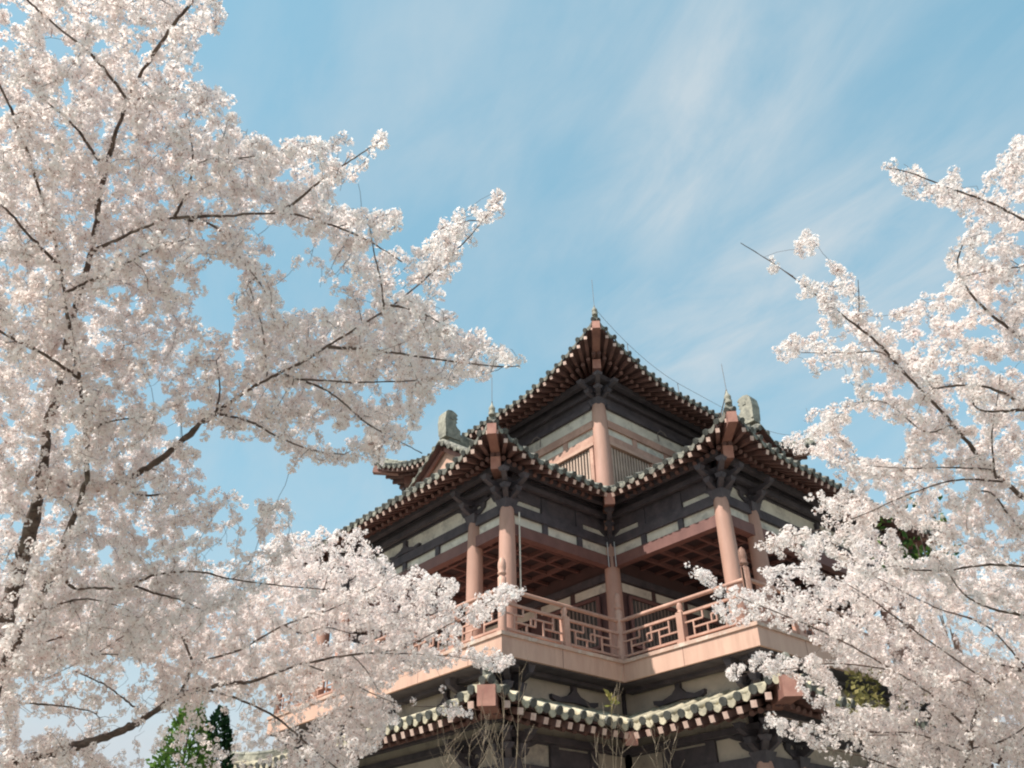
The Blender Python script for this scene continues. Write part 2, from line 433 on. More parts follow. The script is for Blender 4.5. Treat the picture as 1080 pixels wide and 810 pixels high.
def hip_ridge(side, at_start, d1, parent, w=.15, h=.20, mats=None, finial=True, rod=.9, d0=.02):
    m = MB(); n = 10; ds = np.linspace(d0, d1, n + 1)
    P = [side.pt(d if at_start else side.L - d, d, .09) for d in ds]
    for a, b in zip(P[:-1], P[1:]): m.beam(a, a + (b - a) * 1.02, w, h)
    # round cap tiles on the ridge, seen as a scalloped line
    L = np.linalg.norm(P[-1] - P[0]); k = int(L / .30)
    m.tube([p + np.array([0, 0, h / 2 + .03]) for p in P], w * .42, 8)
    for j in range(k):
        f = j / max(k - 1, 1) * n; i = min(int(f), n - 1); a, b = P[i], P[i + 1]; c = a + (b - a) * (f - i) + np.array([0, 0, h / 2 + .03]); dd = (b - a) / np.linalg.norm(b - a)
        m.tube([c - dd * .03, c + dd * .03], w * .52, 8, smooth=False)
    part(m, 'hip_ridge', mats or M_ridge, parent)
    if finial:
        b = P[0] + np.array([0, 0, h / 2])
        m = MB(); m.lathe(b, [(.075, -.02), (.08, .03), (.045, .06), (.07, .10), (.075, .15), (.045, .20), (.025, .24), (.012, .30)], 10)
        part(m, 'finial', M_ornament, parent)
        if rod:
            m = MB(); m.tube([b + np.array([0, 0, .26]), b + np.array([0.0, .0, .3 + rod])], .006, 5); part(m, 'lightning_rod', M_metal, parent)


# ---- roofs
ROWN = []


GABLE_X = 6.15
def mid_sides(k):
    e0 = rot(k, (-AM, WM)); e1 = rot(k, (-AM, -WM)); v1 = rot(k, (-WM, -WM)); v0 = rot(k, (-WM, WM))
    nx = rot(k, (1, 0)); ny = rot(k, (0, 1)); nym = rot(k, (0, -1))
    dg = AM - GABLE_X
    end = Side(e0, e1, nx, 'c', 'c', 3.93, .46, 1.9, .46, .028, dg)
    sa = Side(e1, v1, ny, 'c', 'r', 3.93, .46, 1.9, .46, .028, WM, cap0=dg - .22, cap1=WM - 3.72)      # faces -Y in the -X arm
    sb = Side(v0, e0, nym, 'r', 'c', 3.93, .46, 1.9, .46, .028, WM, cap0=WM - 3.72, cap1=dg - .22)
    return end, sa, sb


def low_sides(k):
    e0 = rot(k, (-AL, WL)); e1 = rot(k, (-AL, -WL)); v1 = rot(k, (-WL, -WL)); v0 = rot(k, (-WL, WL))
    nx = rot(k, (1, 0)); ny = rot(k, (0, 1)); nym = rot(k, (0, -1)); D = 1.22
    args = (-1.40, .30, 1.7, .33, .04, D)
    return Side(e0, e1, nx, 'c', 'c', *args), Side(e1, v1, ny, 'c', 'r', *args), Side(v0, e0, nym, 'r', 'c', *args)


def top_side(k):
    e0 = rot(k, (-TE, TE)); e1 = rot(k, (-TE, -TE)); nx = rot(k, (1, 0))
    return Side(e0, e1, nx, 'c', 'c', 7.66, .95, 3.5, .40, .03, TE)


FLY, RAF = [], []
upper = MB(); tops = [top_side(k) for k in range(4)]
for s in tops: sheet(upper, s, 14, 28); tile_rows(upper, s, .29, .060)
upper_o = part(upper, 'upper_roof', [M_tile, M_board, M_roundel])
for s in tops:
    rafters(s, .27, 2.2, 1.0, 1.9, upper_o, FLY)
    hip_rafter(s, False, None, upper_o, reach=1.9, s_mid=.85)
    hip_ridge(s, False, TE - .1, upper_o)
m = MB(); m.lathe((0, 0, ZB + 7.66 + .40 * TE + .03 * TE * TE - .1), [(.5, 0), (.5, .25), (.3, .35), (.42, .6), (.45, .8), (.3, 1.05), (.12, 1.25), (.16, 1.4), (.03, 1.75)], 20)
part(m, 'finial', M_ornament, upper_o)

mid = MB(); mids = []
for k in range(4):
    mids.append(mid_sides(k))
    for s, (nd, ns) in zip(mids[-1], ((8, 26), (14, 14), (14, 14))): sheet(mid, s, nd, ns); tile_rows(mid, s, .29, .060)
mid_o = part(mid, 'middle_roof', [M_tile, M_board, M_roundel])
zr = 3.93 + .46 * WM + .028 * WM * WM
for k in range(4):
    end, sa, sb = mids[k]
    rafters(end, .265, 1.5, .85, 1.25, mid_o, FLY); rafters(sa, .265, 1.3, .85, 1.05, mid_o, FLY); rafters(sb, .265, 1.3, .85, 1.05, mid_o, FLY)
    for s, st in ((sa, True), (end, True)):
        hip_rafter(s, st, None, mid_o, reach=1.62, s_mid=.72); hip_ridge(s, st, AM - GABLE_X - .05, mid_o, rod=.7)
    # valley rafter at the re-entrant corner
    m = MB(); a = sa.pt(sa.L - .02, -.02, -.22); b = sa.pt(sa.L + 1.1, 1.1, -.26); m.beam(a, b, .24, .26, 0, 1); part(m, 'valley_rafter', [M_hip, M_hip_end], mid_o)
    # ridge, gable wall, bargeboards and ridge-end ornament
    m = MB(); m.beam(W(k, -GABLE_X + .1, 0, zr + .16), W(k, -3.7, 0, zr + .16), .24, .42); m.tube([W(k, -GABLE_X + .1, 0, zr + .40), W(k, -3.7, 0, zr + .40)], .09, 8); part(m, 'ridge', M_ridge, mid_o)
    hw = WM - (AM - GABLE_X) + .05; yy = np.linspace(-hw, hw, 21)
    zf = lambda y: 3.93 + .46 * (WM - abs(y)) + .028 * (WM - abs(y)) ** 2
    m = MB(); poly = [(-hw, zf(hw) - .35)] + [(y, zf(y) - .12) for y in yy] + [(hw, zf(hw) - .35)]
    u = rot(k, (0, 1, 0)); w = rot(k, (1, 0, 0)); m.prism(poly, W(k, -GABLE_X + .12, 0, 0), u, (0, 0, 1), w, .12); part(m, 'gable', M_fascia, mid_o)
    for sg in (-1, 1):
        m = MB(); ys = np.linspace(0.0, hw, 9) * sg
        for y0, y1 in zip(ys[:-1], ys[1:]): m.beam(W(k, -GABLE_X - .02, y0, zf(y0) - .14), W(k, -GABLE_X - .02, y1 + .01 * sg, zf(y1) - .14), .07, .17)
        part(m, 'bargeboard', M_hip, mid_o)
        m = MB(); P = [W(k, -GABLE_X - .06, y, zf(y) + .05) for y in ys]; m.tube(P, .10, 8)
        for y in np.linspace(.2, hw, 9) * sg: m.tube([W(k, -GABLE_X - .06, y, zf(y) + .03), W(k, -GABLE_X - .24, y, zf(y) + .0)], .075, 8, smooth=False)
        part(m, 'rake_tile', M_tile, mid_o)
    m = MB()
    prof = [(0, -.1), (-.04, .42), (.0, .70), (.06, .77), (.20, .80), (.34, .76), (.42, .69), (.35, .65), (.42, .57), (.35, .53), (.41, .45), (.35, .40), (.40, .30), (.52, .22), (.54, -.1)]
    m.prism(prof, W(k, -GABLE_X - .08, 0, zr + .30), w, (0, 0, 1), u, .30)
    m.prism([(-.01, 0), (-.05, .40), (-.02, .66), (.06, .70), (.07, .42), (.06, 0)], W(k, -GABLE_X - .08, 0, zr + .30), w, (0, 0, 1), u, .36)
    m.prism([(.16, .50), (.26, .50), (.26, .60), (.16, .60)], W(k, -GABLE_X - .08, 0, zr + .30), w, (0, 0, 1), u, .34)
    part(m, 'ridge_ornament', M_ornament, mid_o)

low = MB(); lows = []
for k in range(4):
    lows.append(low_sides(k))
    for s, ns in zip(lows[-1], (26, 12, 12)): sheet(low, s, 4, ns); tile_rows(low, s, .31, .075, .12)
low_o = part(low, 'lower_roof', [M_tile_low, M_board, M_roundel])
for k in range(4):
    end, sa, sb = lows[k]
    for s in (end, sa, sb): rafters(s, .30, 1.3, .9, 1.2, low_o, FLY, fh=.12, fw=.11, drop=.05)
    for s, st in ((sa, True), (end, True)):
        hip_rafter(s, st, None, low_o, reach=1.4, s_mid=.9, dz=-.27, w=.32, block=.10); hip_ridge(s, st, 1.2, low_o, finial=False)
    m = MB(); m.beam(sa.pt(sa.L - .02, -.02, -.24), sa.pt(sa.L + 1.0, 1.0, -.28), .24, .26, 0, 1); part(m, 'valley_rafter', [M_hip, M_hip_end], low_o)

    for (a, b, o, c) in (((-AC, WC), (-AC, -WC), (-1, 0), 'cc'), ((-AC, -WC), (-WC, -WC), (0, -1), 'cr'), ((-WC, WC), (-AC, WC), (0, 1), 'rc')):
        a, b, o = np.array(a), np.array(b), np.array(o); d = (b - a) / np.linalg.norm(b - a)
        A = a - d * (.22 if c[0] == 'c' else .1) + o * .16; B = b + d * (.22 if c[1] == 'c' else .1) + o * .16
        m = MB(); m.beam(W(k, *A, -1.04), W(k, *B, -1.04), .14, .12); m.tube([W(k, *A, -.97), W(k, *B, -.97)], .055, 8); part(m, 'wall_ridge', M_tile_low, low_o)

# rafters: the hundred nearest of each kind and roof stand alone, the rest of that roof is one part
for root in (upper_o, mid_o, low_o):
    L = sorted([r for r in FLY if r[1] is root], key=lambda r: r[0])
    rest = MB(); rest2 = MB()
    for i, (dist, _, mb, mb2) in enumerate(L):
        if i < 33: part(mb, 'flying_rafter', [M_rafter, M_rafter_end], root)
        else:
            b = len(rest.v); rest.v += mb.v; rest.f += [tuple(j + b for j in f) for f in mb.f]; rest.m += mb.m; rest.sm += mb.sm
        if mb2 is None: continue
        if i < 33: part(mb2, 'eave_rafter', [M_rafter, M_rafter], root)
        else:
            b = len(rest2.v); rest2.v += mb2.v; rest2.f += [tuple(j + b for j in f) for f in mb2.f]; rest2.m += mb2.m; rest2.sm += mb2.sm
    o = part(rest, 'flying_rafter', [M_rafter, M_rafter_end], root); o['kind'] = 'stuff'
    o = part(rest2, 'eave_rafter', [M_rafter, M_rafter], root); o['kind'] = 'stuff'


# ---- columns
def column(x, y, z0, z1, r=.185, mats=M_column, name='column'):
    m = MB(); h = z1 - z0
    m.lathe((x, y, z0 + ZB), [(r * 1.02, 0), (r * 1.03, h * .3), (r, h * .6), (r * .93, h * .9), (r * .86, h * .97), (r * .74, h)], 24)
    return part(m, name, mats)


def bracket(k, x, y, z0, zp, outs, size=1.0, n=2):
    """dark bracket set on a column top: cap block, stepped arms along the wall and outwards (outs: list of directions)"""
    m = MB(); c = np.array([x, y])
    H = zp - z0; bs = .30 * size

    def blk(p, s, za, zb):
        q = s * .68
        vs = []
        for z, t in ((za, q), (zb, s)):
            for a, b in ((-1, -1), (1, -1), (1, 1), (-1, 1)): vs.append(W(k, p[0] + a * t / 2, p[1] + b * t / 2, z))
        m.add(vs, [(3, 2, 1, 0), (4, 5, 6, 7), (0, 1, 5, 4), (1, 2, 6, 5), (2, 3, 7, 6), (3, 0, 4, 7)])
    blk(c, bs * 1.25, z0, z0 + .20)
    z = z0 + .20; step = (H - .2) / n
    for i in range(n):
        L = (.34 + .26 * i) * size
        for d in outs:
            d = np.array(d, float); ln = L * (1.32 if abs(d[0]) > .1 and abs(d[1]) > .1 else 1.0); d = d / np.linalg.norm(d)
            e = c + d * ln
            # arm with a curved underside
            u = rot(k, (d[0], d[1], 0)); w = rot(k, (-d[1], d[0], 0))
            m.prism([(-.05, 0), (ln * .55, 0), (ln * .85, step * .22), (ln + .06, step * .52), (ln + .06, step * .62), (-.05, step * .62)], W(k, c[0], c[1], z), u, (0, 0, 1), w, .115 * size)
            blk(e, .19 * size, z + step * .60, z + step * 1.0)
        blk(c, .20 * size, z + step * .6, z + step)
        z += step
    return part(m, 'bracket_set', M_dark)


def strut(k, p, ax, z0, z1, w, out):
    """dark cloud-shaped strut standing between two beams, feet curling up"""
    h = z1 - z0; s = w / 2
    half = [(.06, h), (.06, h * .62), (.16, h * .40), (s * .62, h * .22), (s, h * .30), (s * .98, h * .12), (s * .80, 0.0), (.0, h * .10)]
    poly = half + [(-a, b) for a, b in half[::-1][1:]]
    m = MB(); m.prism(poly, W(k, *p, z0), rot(k, (ax[0], ax[1], 0)), (0, 0, 1), rot(k, (ax[1], -ax[0], 0)), .10); return part(m, 'strut', M_dark)


def storey(k, dz, open_arm=True, panel=M_white):
    """columns, beams, infill panels and brackets of one arm under an eave; dz shifts the whole storey"""
    z = lambda a: a + dz
    s1 = 1.12
    ends = [-WC, -WC + s1, WC - s1, WC]
    # beams: faces = end (x=-AC, along y), sides (y=-+WC along x)
    runs = [((-AC, -WC), (-AC, WC), (-1, 0)), ((-AC, -WC), (-WC, -WC), (0, -1)), ((-AC, WC), (-WC, WC), (0, 1))]
    for (a, b, o) in runs:
        a, b, o = np.array(a), np.array(b), np.array(o); d = (b - a) / np.linalg.norm(b - a); L = np.linalg.norm(b - a)
        p = a + d * .12; q = b - d * .12

        def bm(off, za, zb, th, mats, name, pa=p, pb=q):
            m = MB(); A = pa + o * off; B = pb + o * off
            m.beam(W(k, A[0], A[1], z((za + zb) / 2)), W(k, B[0], B[1], z((za + zb) / 2)), th, zb - za); return part(m, name, mats)
        bm(0, 2.46, 2.72, .20, M_beam, 'tie_beam')
        bm(0, 2.98, 3.20, .19, M_dark, 'tie_beam')
        bm(-.02, 2.72, 2.98, .06, panel, 'infill_panel')
        top_w = 3.36 if L < 5 and dz == 0 else 3.60
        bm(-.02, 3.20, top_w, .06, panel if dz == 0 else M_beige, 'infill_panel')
        bm(.0, top_w, 3.96, .10, M_dark, 'bracket_board')
        bm(.34, 3.88, 4.02, .15, M_dark, 'eave_purlin', a - d * .40, b + (d * .34 if L > 5 else -d * .40))
        bm(.0, 3.96, 4.12, .20, M_dark, 'wall_purlin')
        bm(.17, 3.62, 3.74, .11, M_dark, 'bracket_beam', a - d * .17, b + (d * .17 if L > 5 else -d * .17))
        # short posts that cut the lower strip into panels
        n = 3 if L < 5 else 0
        stops = [L * i / 3 for i in (1, 2)] if n else [s1 + (L - 2 * s1) * i / 4 for i in (1, 2, 3)]
        for t in stops:
            c = a + d * t
            m = MB(); lo = c - d * .07 + o * .0; hi = c + d * .07 + o * .07
            kbox(m, k, (*lo, z(2.72)), (*hi, z(2.98))); part(m, 'panel_post', M_dark)
        if L > 5: strut(k, a + d * L / 2 + o * .05, d, z(3.20), z(3.56), 1.3, o)
        else:
            m = MB(); A = a + d * L * .30 + o * .02; B = a + d * L * .70 + o * .02
            m.beam(W(k, *A, z(3.38)), W(k, *B, z(3.38)), .05, .352); part(m, 'bracket_board', M_dark)
        if L < 5:
            for t in (L / 3, 2 * L / 3):
                c = a + d * t + o * .03; m = MB(); m.beam(W(k, *c, z(3.2)), W(k, *c, z(3.62)), .22, .10, up=(*rot(k, o), 0)); part(m, 'panel_post', M_dark)
    # columns of the arm and their brackets
    for (x, y, outs) in ((-AC, -WC, [(-1, 0), (0, -1), (-1, -1), (1, 0), (0, 1)]), (-AC, WC, [(-1, 0), (0, 1), (-1, 1), (1, 0), (0, -1)]),
                         (-AC, -WC + s1, [(-1, 0), (0, 1), (0, -1)]), (-AC, WC - s1, [(-1, 0), (0, 1), (0, -1)])):
        X = rot(k, (x, y)); column(X[0], X[1], 0.0 if dz == 0 else -ZB, z(3.10)); bracket(k, x, y, z(3.06), z(3.70), outs)


def lattice(mb, o, u, length, z0, z1, th=.032):
    """broken-meander lattice filling one railing bay"""
    H = z1 - z0
    hs = [(0, .30, .64), (.14, .52, .34), (.44, .84, .68), (.66, 1, .36)]
    vs = [(.30, .64, 1), (.14, 0, .64), (.52, .34, 1), (.44, .34, .68), (.66, 0, .68), (.84, .36, 1), (.36, 0, .34), (.84, 0, .0)]
    for a, b, v in hs: mb.beam(o + u * a * length + np.array([0, 0, z0 + v * H]), o + u * b * length + np.array([0, 0, z0 + v * H]), th, th)
    for a, v0, v1 in vs:
        if v1 - v0 < .01: continue
        c = o + u * a * length; mb.beam(c + np.array([0, 0, z0 + v0 * H]), c + np.array([0, 0, z0 + v1 * H]), th * .96, th * .96, up=(u[0], u[1], 0))


def railing(k, a, b, o, nb, tall0, tall1):
    ro = bpy.data.objects.new('railing', None); col.objects.link(ro); ro.parent = pagoda; ro.empty_display_size = .2
    a, b, o = np.array(a, float) - np.array(o) * .14, np.array(b, float) - np.array(o) * .14, np.array(o, float)
    d = (b - a) / np.linalg.norm(b - a); a = a + d * (.14 if tall0 == 'c' else -.14); b = b - d * (.14 if tall1 == 'c' else -.14); L = np.linalg.norm(b - a)
    A = W(k, *a, 0); U = rot(k, (d[0], d[1], 0))
    P = lambda t, z: A + U * t + np.array([0, 0, z])
    m = MB(); m.tube([P(0, .90), P(L, .90)], .045, 10); part(m, 'handrail', M_salmon, ro)
    m = MB(); m.beam(P(0, .62), P(L, .62), .06, .05); m.beam(P(0, .115), P(L, .115), .06, .045); part(m, 'rail', M_salmon, ro)
    for i in range(nb + 1):
        t = L * i / nb
        big = (i == 0 and tall0 == 'c')
        if i == nb and not (tall1 == 'c' and tall0 == 'r'): 
            if tall1 == 'c': continue
        if i == nb and tall1 == 'r': pass
        if i == 0 and tall0 == 'r': continue
        m = MB(); w = .17 if (i in (0, nb)) else .15
        c = P(t, 0)
        if i in (0, nb):
            m.lathe(c, [(.085, 0), (.085, 1.12), (.06, 1.14), (.06, 1.17), (.088, 1.19), (.088, 1.22), (.07, 1.25), (.084, 1.32), (.082, 1.42), (.06, 1.50), (.02, 1.55)], 14)
        else:
            m.beam(P(t, 0.0), P(t, .66), w, w, up=(U[0], U[1], 0)); m.lathe(c, [(.085, .66), (.06, .68), (.05, .72), (.075, .78), (.05, .86)], 12)
        part(m, 'post', M_salmon, ro)
    for i in range(nb):
        m = MB(); t0 = L * i / nb + .09; t1 = L * (i + 1) / nb - .09
        lattice(m, P(t0, 0), U, t1 - t0, .135, .60); part(m, 'lattice', M_salmon, ro)
    m = MB()
    for i in range(nb): t0 = L * i / nb + .25; t1 = L * (i + 1) / nb - .25; [m.beam(P(t, .0), P(t, .095), .06, .07, up=(U[0], U[1], 0)) for t in (L * i / nb + .12, L * (i + 1) / nb - .12)]
    part(m, 'foot_block', M_salmon, ro)


# ---- balcony slab: core square and four arms, butted
m = MB(); m.box((-WB, -WB, ZB - .44), (WB, WB, ZB), 0)
for k in range(4): kbox(m, k, (-AB, -WB, -.44), (-WB - .0005, WB, 0))
part(m, 'balcony_floor', M_fascia)
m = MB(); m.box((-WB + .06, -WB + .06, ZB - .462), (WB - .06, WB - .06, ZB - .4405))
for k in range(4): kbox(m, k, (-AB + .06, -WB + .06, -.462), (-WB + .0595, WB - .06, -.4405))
part(m, 'soffit_shade', M_dark)  # dark sheet added under the slab, shade put into its colour
for k in range(4):
    for (a, b, o, c) in (((-AB, WB), (-AB, -WB), (-1, 0), 'cc'), ((-AB, -WB), (-WB, -WB), (0, -1), 'cr'), ((-WB, WB), (-AB, WB), (0, 1), 'rc')):
        a_, b_, o_ = np.array(a), np.array(b), np.array(o); d = (b_ - a_) / np.linalg.norm(b_ - a_)
        m = MB(); e0 = .03 if c[0] == 'c' else -.032; e1 = .03 if c[1] == 'c' else -.032
        A = a_ - d * e0 + o_ * .012; B = b_ + d * e1 + o_ * .012
        m.beam(W(k, A[0], A[1], -.035), W(k, B[0], B[1], -.035), .045, .075); part(m, 'balcony_moulding', M_mould)
        m = MB()
        for t in np.arange(1.6, np.linalg.norm(b_ - a_) - .4, 1.69): q_ = a_ + d * t + o_ * .0005; m.beam(W(k, *q_, -.075), W(k, *q_, -.439), .012, .004, up=(*rot(k, o_), 0))
        part(m, 'joint', M_beam)
        A = a_ + d * (.25 if c[0] == 'c' else -.4) - o_ * .56; B = b_ - d * (.25 if c[1] == 'c' else -.4) - o_ * .56
        m = MB(); m.beam(W(k, A[0], A[1], -.50), W(k, B[0], B[1], -.50), .2, .075); part(m, 'balcony_beam', M_dark)
    railing(k, (-AB, WB), (-AB, -WB), (-1, 0), 6, 'c', 'c')
    railing(k, (-AB, -WB), (-WB, -WB), (0, -1), 2, 'c', 'r')
    railing(k, (-WB, WB), (-AB, WB), (0, 1), 2, 'r', 'c')
    # the bracket course under the balcony
    for (a, b, o) in (((-AC, -WC), (-AC, WC), (-1, 0)), ((-AC, -WC), (-WC, -WC), (0, -1)), ((-AC, WC), (-WC, WC), (0, 1))):
        a, b, o = np.array(a), np.array(b), np.array(o); d = (b - a) / np.linalg.norm(b - a); L = np.linalg.norm(b - a)
        m = MB(); A = a + o * .05 + d * .16; B = b + o * .05 - d * .16
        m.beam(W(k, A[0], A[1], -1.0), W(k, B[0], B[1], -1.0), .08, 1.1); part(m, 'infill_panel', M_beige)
        for t in ([L / 2] if L < 5 else [L * .24, L * .5, L * .76]):
            c = a + d * t + o * .13; strut(k, c, d, -.90, -.46, 1.35, o)
    for (x, y) in ((-AC, -WC), (-AC, WC), (-AC, -WC + 1.12), (-AC, WC - 1.12)):
        outs = [(-1, 0)] + ([(0, 1 if y > 0 else -1), (-1, 1 if y > 0 else -1)] if abs(y) == WC else [])
        bracket(k, x, y, -1.25, -.46, outs, 1.0, 2)
    m = MB(); kbox(m, k, (-WC - .14, -WC - .14, -1.5), (-WC + .06, -WC + .06, -.44)); part(m, 'corner_post', M_dark)

# ---- storeys under the middle and the lower eave
for k in range(4):
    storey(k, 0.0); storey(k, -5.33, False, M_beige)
    # coffered ceiling of the open arm
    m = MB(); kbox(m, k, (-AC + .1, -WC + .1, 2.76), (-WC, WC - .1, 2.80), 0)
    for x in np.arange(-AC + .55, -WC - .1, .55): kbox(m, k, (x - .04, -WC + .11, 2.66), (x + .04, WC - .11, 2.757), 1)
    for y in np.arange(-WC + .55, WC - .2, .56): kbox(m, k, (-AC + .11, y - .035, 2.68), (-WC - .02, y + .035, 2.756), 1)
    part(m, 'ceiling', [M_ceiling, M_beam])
    # ground storey wall behind the lower columns
    m = MB(); kbox(m, k, (-AC + .1, -WC + .1, -ZB), (-WC, WC - .1, -2.88)); part(m, 'wall', M_salmon)
    # core wall of this side, balcony storey: dark wall, slatted windows, pale strips under the beam
    m = MB(); kbox(m, k, (-WC, -WC + .17, 0.0), (-WC + .15, WC - .17, 7.0)); part(m, 'wall', M_win_dark)
    m = MB(); kbox(m, k, (-WC - .09, -WC + .17, 2.22), (-WC - .001, WC - .17, 2.40)); part(m, 'tie_beam', M_dark)
    for i in range(6):
        y0 = -WC + .22 + i * 1.24; m = MB(); kbox(m, k, (-WC - .02, y0, 1.98), (-WC - .001, y0 + 1.06, 2.19)); part(m, 'infill_panel', M_white)
    for i in range(3):
        yc = (-2.55, 0, 2.55)[i]; hw = .85
        m = MB(); kbox(m, k, (-WC - .03, yc - hw, .75), (-WC - .001, yc + hw, 1.85)); w = part(m, 'window', M_glass)
        m = MB()
        for y in np.linspace(yc - hw + .05, yc + hw - .05, 13): kbox(m, k, (-WC - .07, y - .022, .78), (-WC - .031, y + .022, 1.82))
        part(m, 'slat', M_window, w)
        m = MB()
        for y in (yc - hw, yc + hw): kbox(m, k, (-WC - .085, y - .05, .70), (-WC - .032, y + .05, 1.90))
        for zz in (.72, 1.88): kbox(m, k, (-WC - .084, yc - hw + .05, zz - .04), (-WC - .033, yc + hw - .05, zz + .04))
        part(m, 'frame', M_beam, w)
    X = rot(k, (-WC, -WC)); column(X[0], X[1], 0.0, 3.10, .19)
    bracket(k, -WC, -WC, 3.06, 3.70, [(-1, -1), (-1, 0), (0, -1)])
    # ---- upper storey
    column(X[0], X[1], 3.4, 7.10, .215)
    bracket(k, -WC, -WC, 7.06, 7.62, [(-1, 0), (0, -1), (-1, -1), (1, 0), (0, 1)], 1.05)
    F = -WC
    def ub(off, za, zb, th, mats, name, ext=0.17):
        m = MB(); m.beam(W(k, F - off, -WC + ext, (za + zb) / 2), W(k, F - off, WC - ext, (za + zb) / 2), th, zb - za); return part(m, name, mats)
    ub(.035, 6.66, 7.02, .07, M_white, 'infill_panel'); ub(.06, 6.44, 6.66, .14, M_salmon, 'tie_beam')
    ub(.035, 6.20, 6.44, .07, M_white, 'infill_panel'); ub(.06, 6.00, 6.20, .14, M_salmon, 'tie_beam')
    ub(.07, 5.91, 6.00, .15, M_fascia, 'window_head')
    ub(.05, 7.02, 7.16, .22, M_dark, 'wall_plate'); ub(.03, 7.16, 7.86, .12, M_dark, 'bracket_board'); ub(.34, 7.66, 7.82, .16, M_dark, 'eave_purlin', -.34); ub(.16, 7.40, 7.50, .11, M_dark, 'bracket_beam', -.16)
    for y in np.linspace(-WC + 1.25, WC - 1.25, 5):
        m = MB(); kbox(m, k, (F - .105, y - .08, 6.203), (F - .02, y + .08, 6.437)); part(m, 'panel_post', M_salmon)
    for i in range(4):
        yc = -WC + .22 + (i + .5) * 1.86
        m = MB(); kbox(m, k, (F - .03, yc - .82, 4.4), (F - .001, yc + .82, 5.91)); w = part(m, 'window', M_glass)
        m = MB()
        for y in np.linspace(yc - .72, yc + .72, 14): kbox(m, k, (F - .07, y - .026, 4.4), (F - .031, y + .026, 5.88))
        part(m, 'slat', M_slat_up, w)
        m = MB()
        for y in (yc - .86, yc + .86): kbox(m, k, (F - .11, y - .06, 4.3), (F - .0012, y + .06, 5.91))
        part(m, 'frame', M_salmon, w)

# ---- lightning conductor wires strung along the roof edges
def wire(pts, r=.012):
    m = MB(); m.tube(pts, r, 5); return part(m, 'lightning_wire', M_metal)


def hip_line(side, st, d0, d1, h, n=9): return [side.pt(d if st else side.L - d, d, h) for d in np.linspace(d0, d1, n)]


for k in range(4):
    end, sa, sb = mids[k]
    for s, st in ((sa, True), (end, True)):
        P = hip_line(s, st, .02, 2.1, .52); wire(P)
        for p in P[::2]: wire([p - np.array([0, 0, .32]), p], .014)
for s in tops[1:2]:
    P = [s.pt(s.L - q, .02, .42) for q in np.linspace(.02, s.L - .02, 26)]; wire(P, .006)
    for p in P[2:-2:5]: wire([p - np.array([0, 0, .4]), p], .010)
# looped cable ends hanging by the upper wall and the thin pipe beside the balcony columns
for k, sg in ((0, -1), (1, 1)):
    c = W(k, -WC - .35, 1.9 * sg, 6.55); d = rot(k, (0, 1, 0)) * sg
    wire([c, c + np.array([0, 0, .25]) + d * .02, c + np.array([0, 0, .38]) - d * .12, c + np.array([0, 0, .36]) - d * .28, c + np.array([0, 0, .28]) - d * .36], .016)
m = MB()
for dx in (-.06, .06): m.beam(W(0, -WC - .2 + dx, -WC - .2 - dx, 2.42), W(0, -WC - .2 + dx, -WC - .2 - dx, 3.05), .02, .02, up=(1, 1, 0))
part(m, 'steel_strap', mat('galvanised_steel', (.50, .52, .54), (.38, .40, .42), 6, .4))
m = MB(); m.tube([W(0, -AC + .22, -WC - .16, 1.2), W(0, -AC + .22, -WC - .16, 3.0)], .018, 6); part(m, 'pipe', M_white)
# ------------------------------------------------------------------ the cherry trees
def in_poly(P, poly):
    poly = np.asarray(poly, float); x, y = P[:, 0], P[:, 1]; inside = np.zeros(len(P), bool); j = len(poly) - 1
    for i in range(len(poly)):
        xi, yi = poly[i]; xj, yj = poly[j]
        c = ((yi > y) != (yj > y)) & (x < (xj - xi) * (y - yi) / (yj - yi + 1e-12) + xi); inside ^= c; j = i
    return inside


def pix(X):
    X = np.asarray(X) - CAM; z = X @ FW
    return np.stack([540 + FPX * (X @ RT) / z, 405 - FPX * (X @ UP) / z], -1)


def smooth_line(P, n):
    """Catmull-Rom through the points (k x 4: xyz + radius)"""
    P = np.asarray(P, float); Q = np.vstack([2 * P[0] - P[1], P, 2 * P[-1] - P[-2]]); out = []
    for i in range(1, len(Q) - 2):
        for t in np.linspace(0, 1, n, endpoint=False):
            a, b, c, d = Q[i - 1], Q[i], Q[i + 1], Q[i + 2]
            out.append(.5 * (2 * b + (c - a) * t + (2 * a - 5 * b + 4 * c - d) * t * t + (3 * b - a - 3 * c + d) * t ** 3))
    out.append(Q[-2]); return np.array(out)


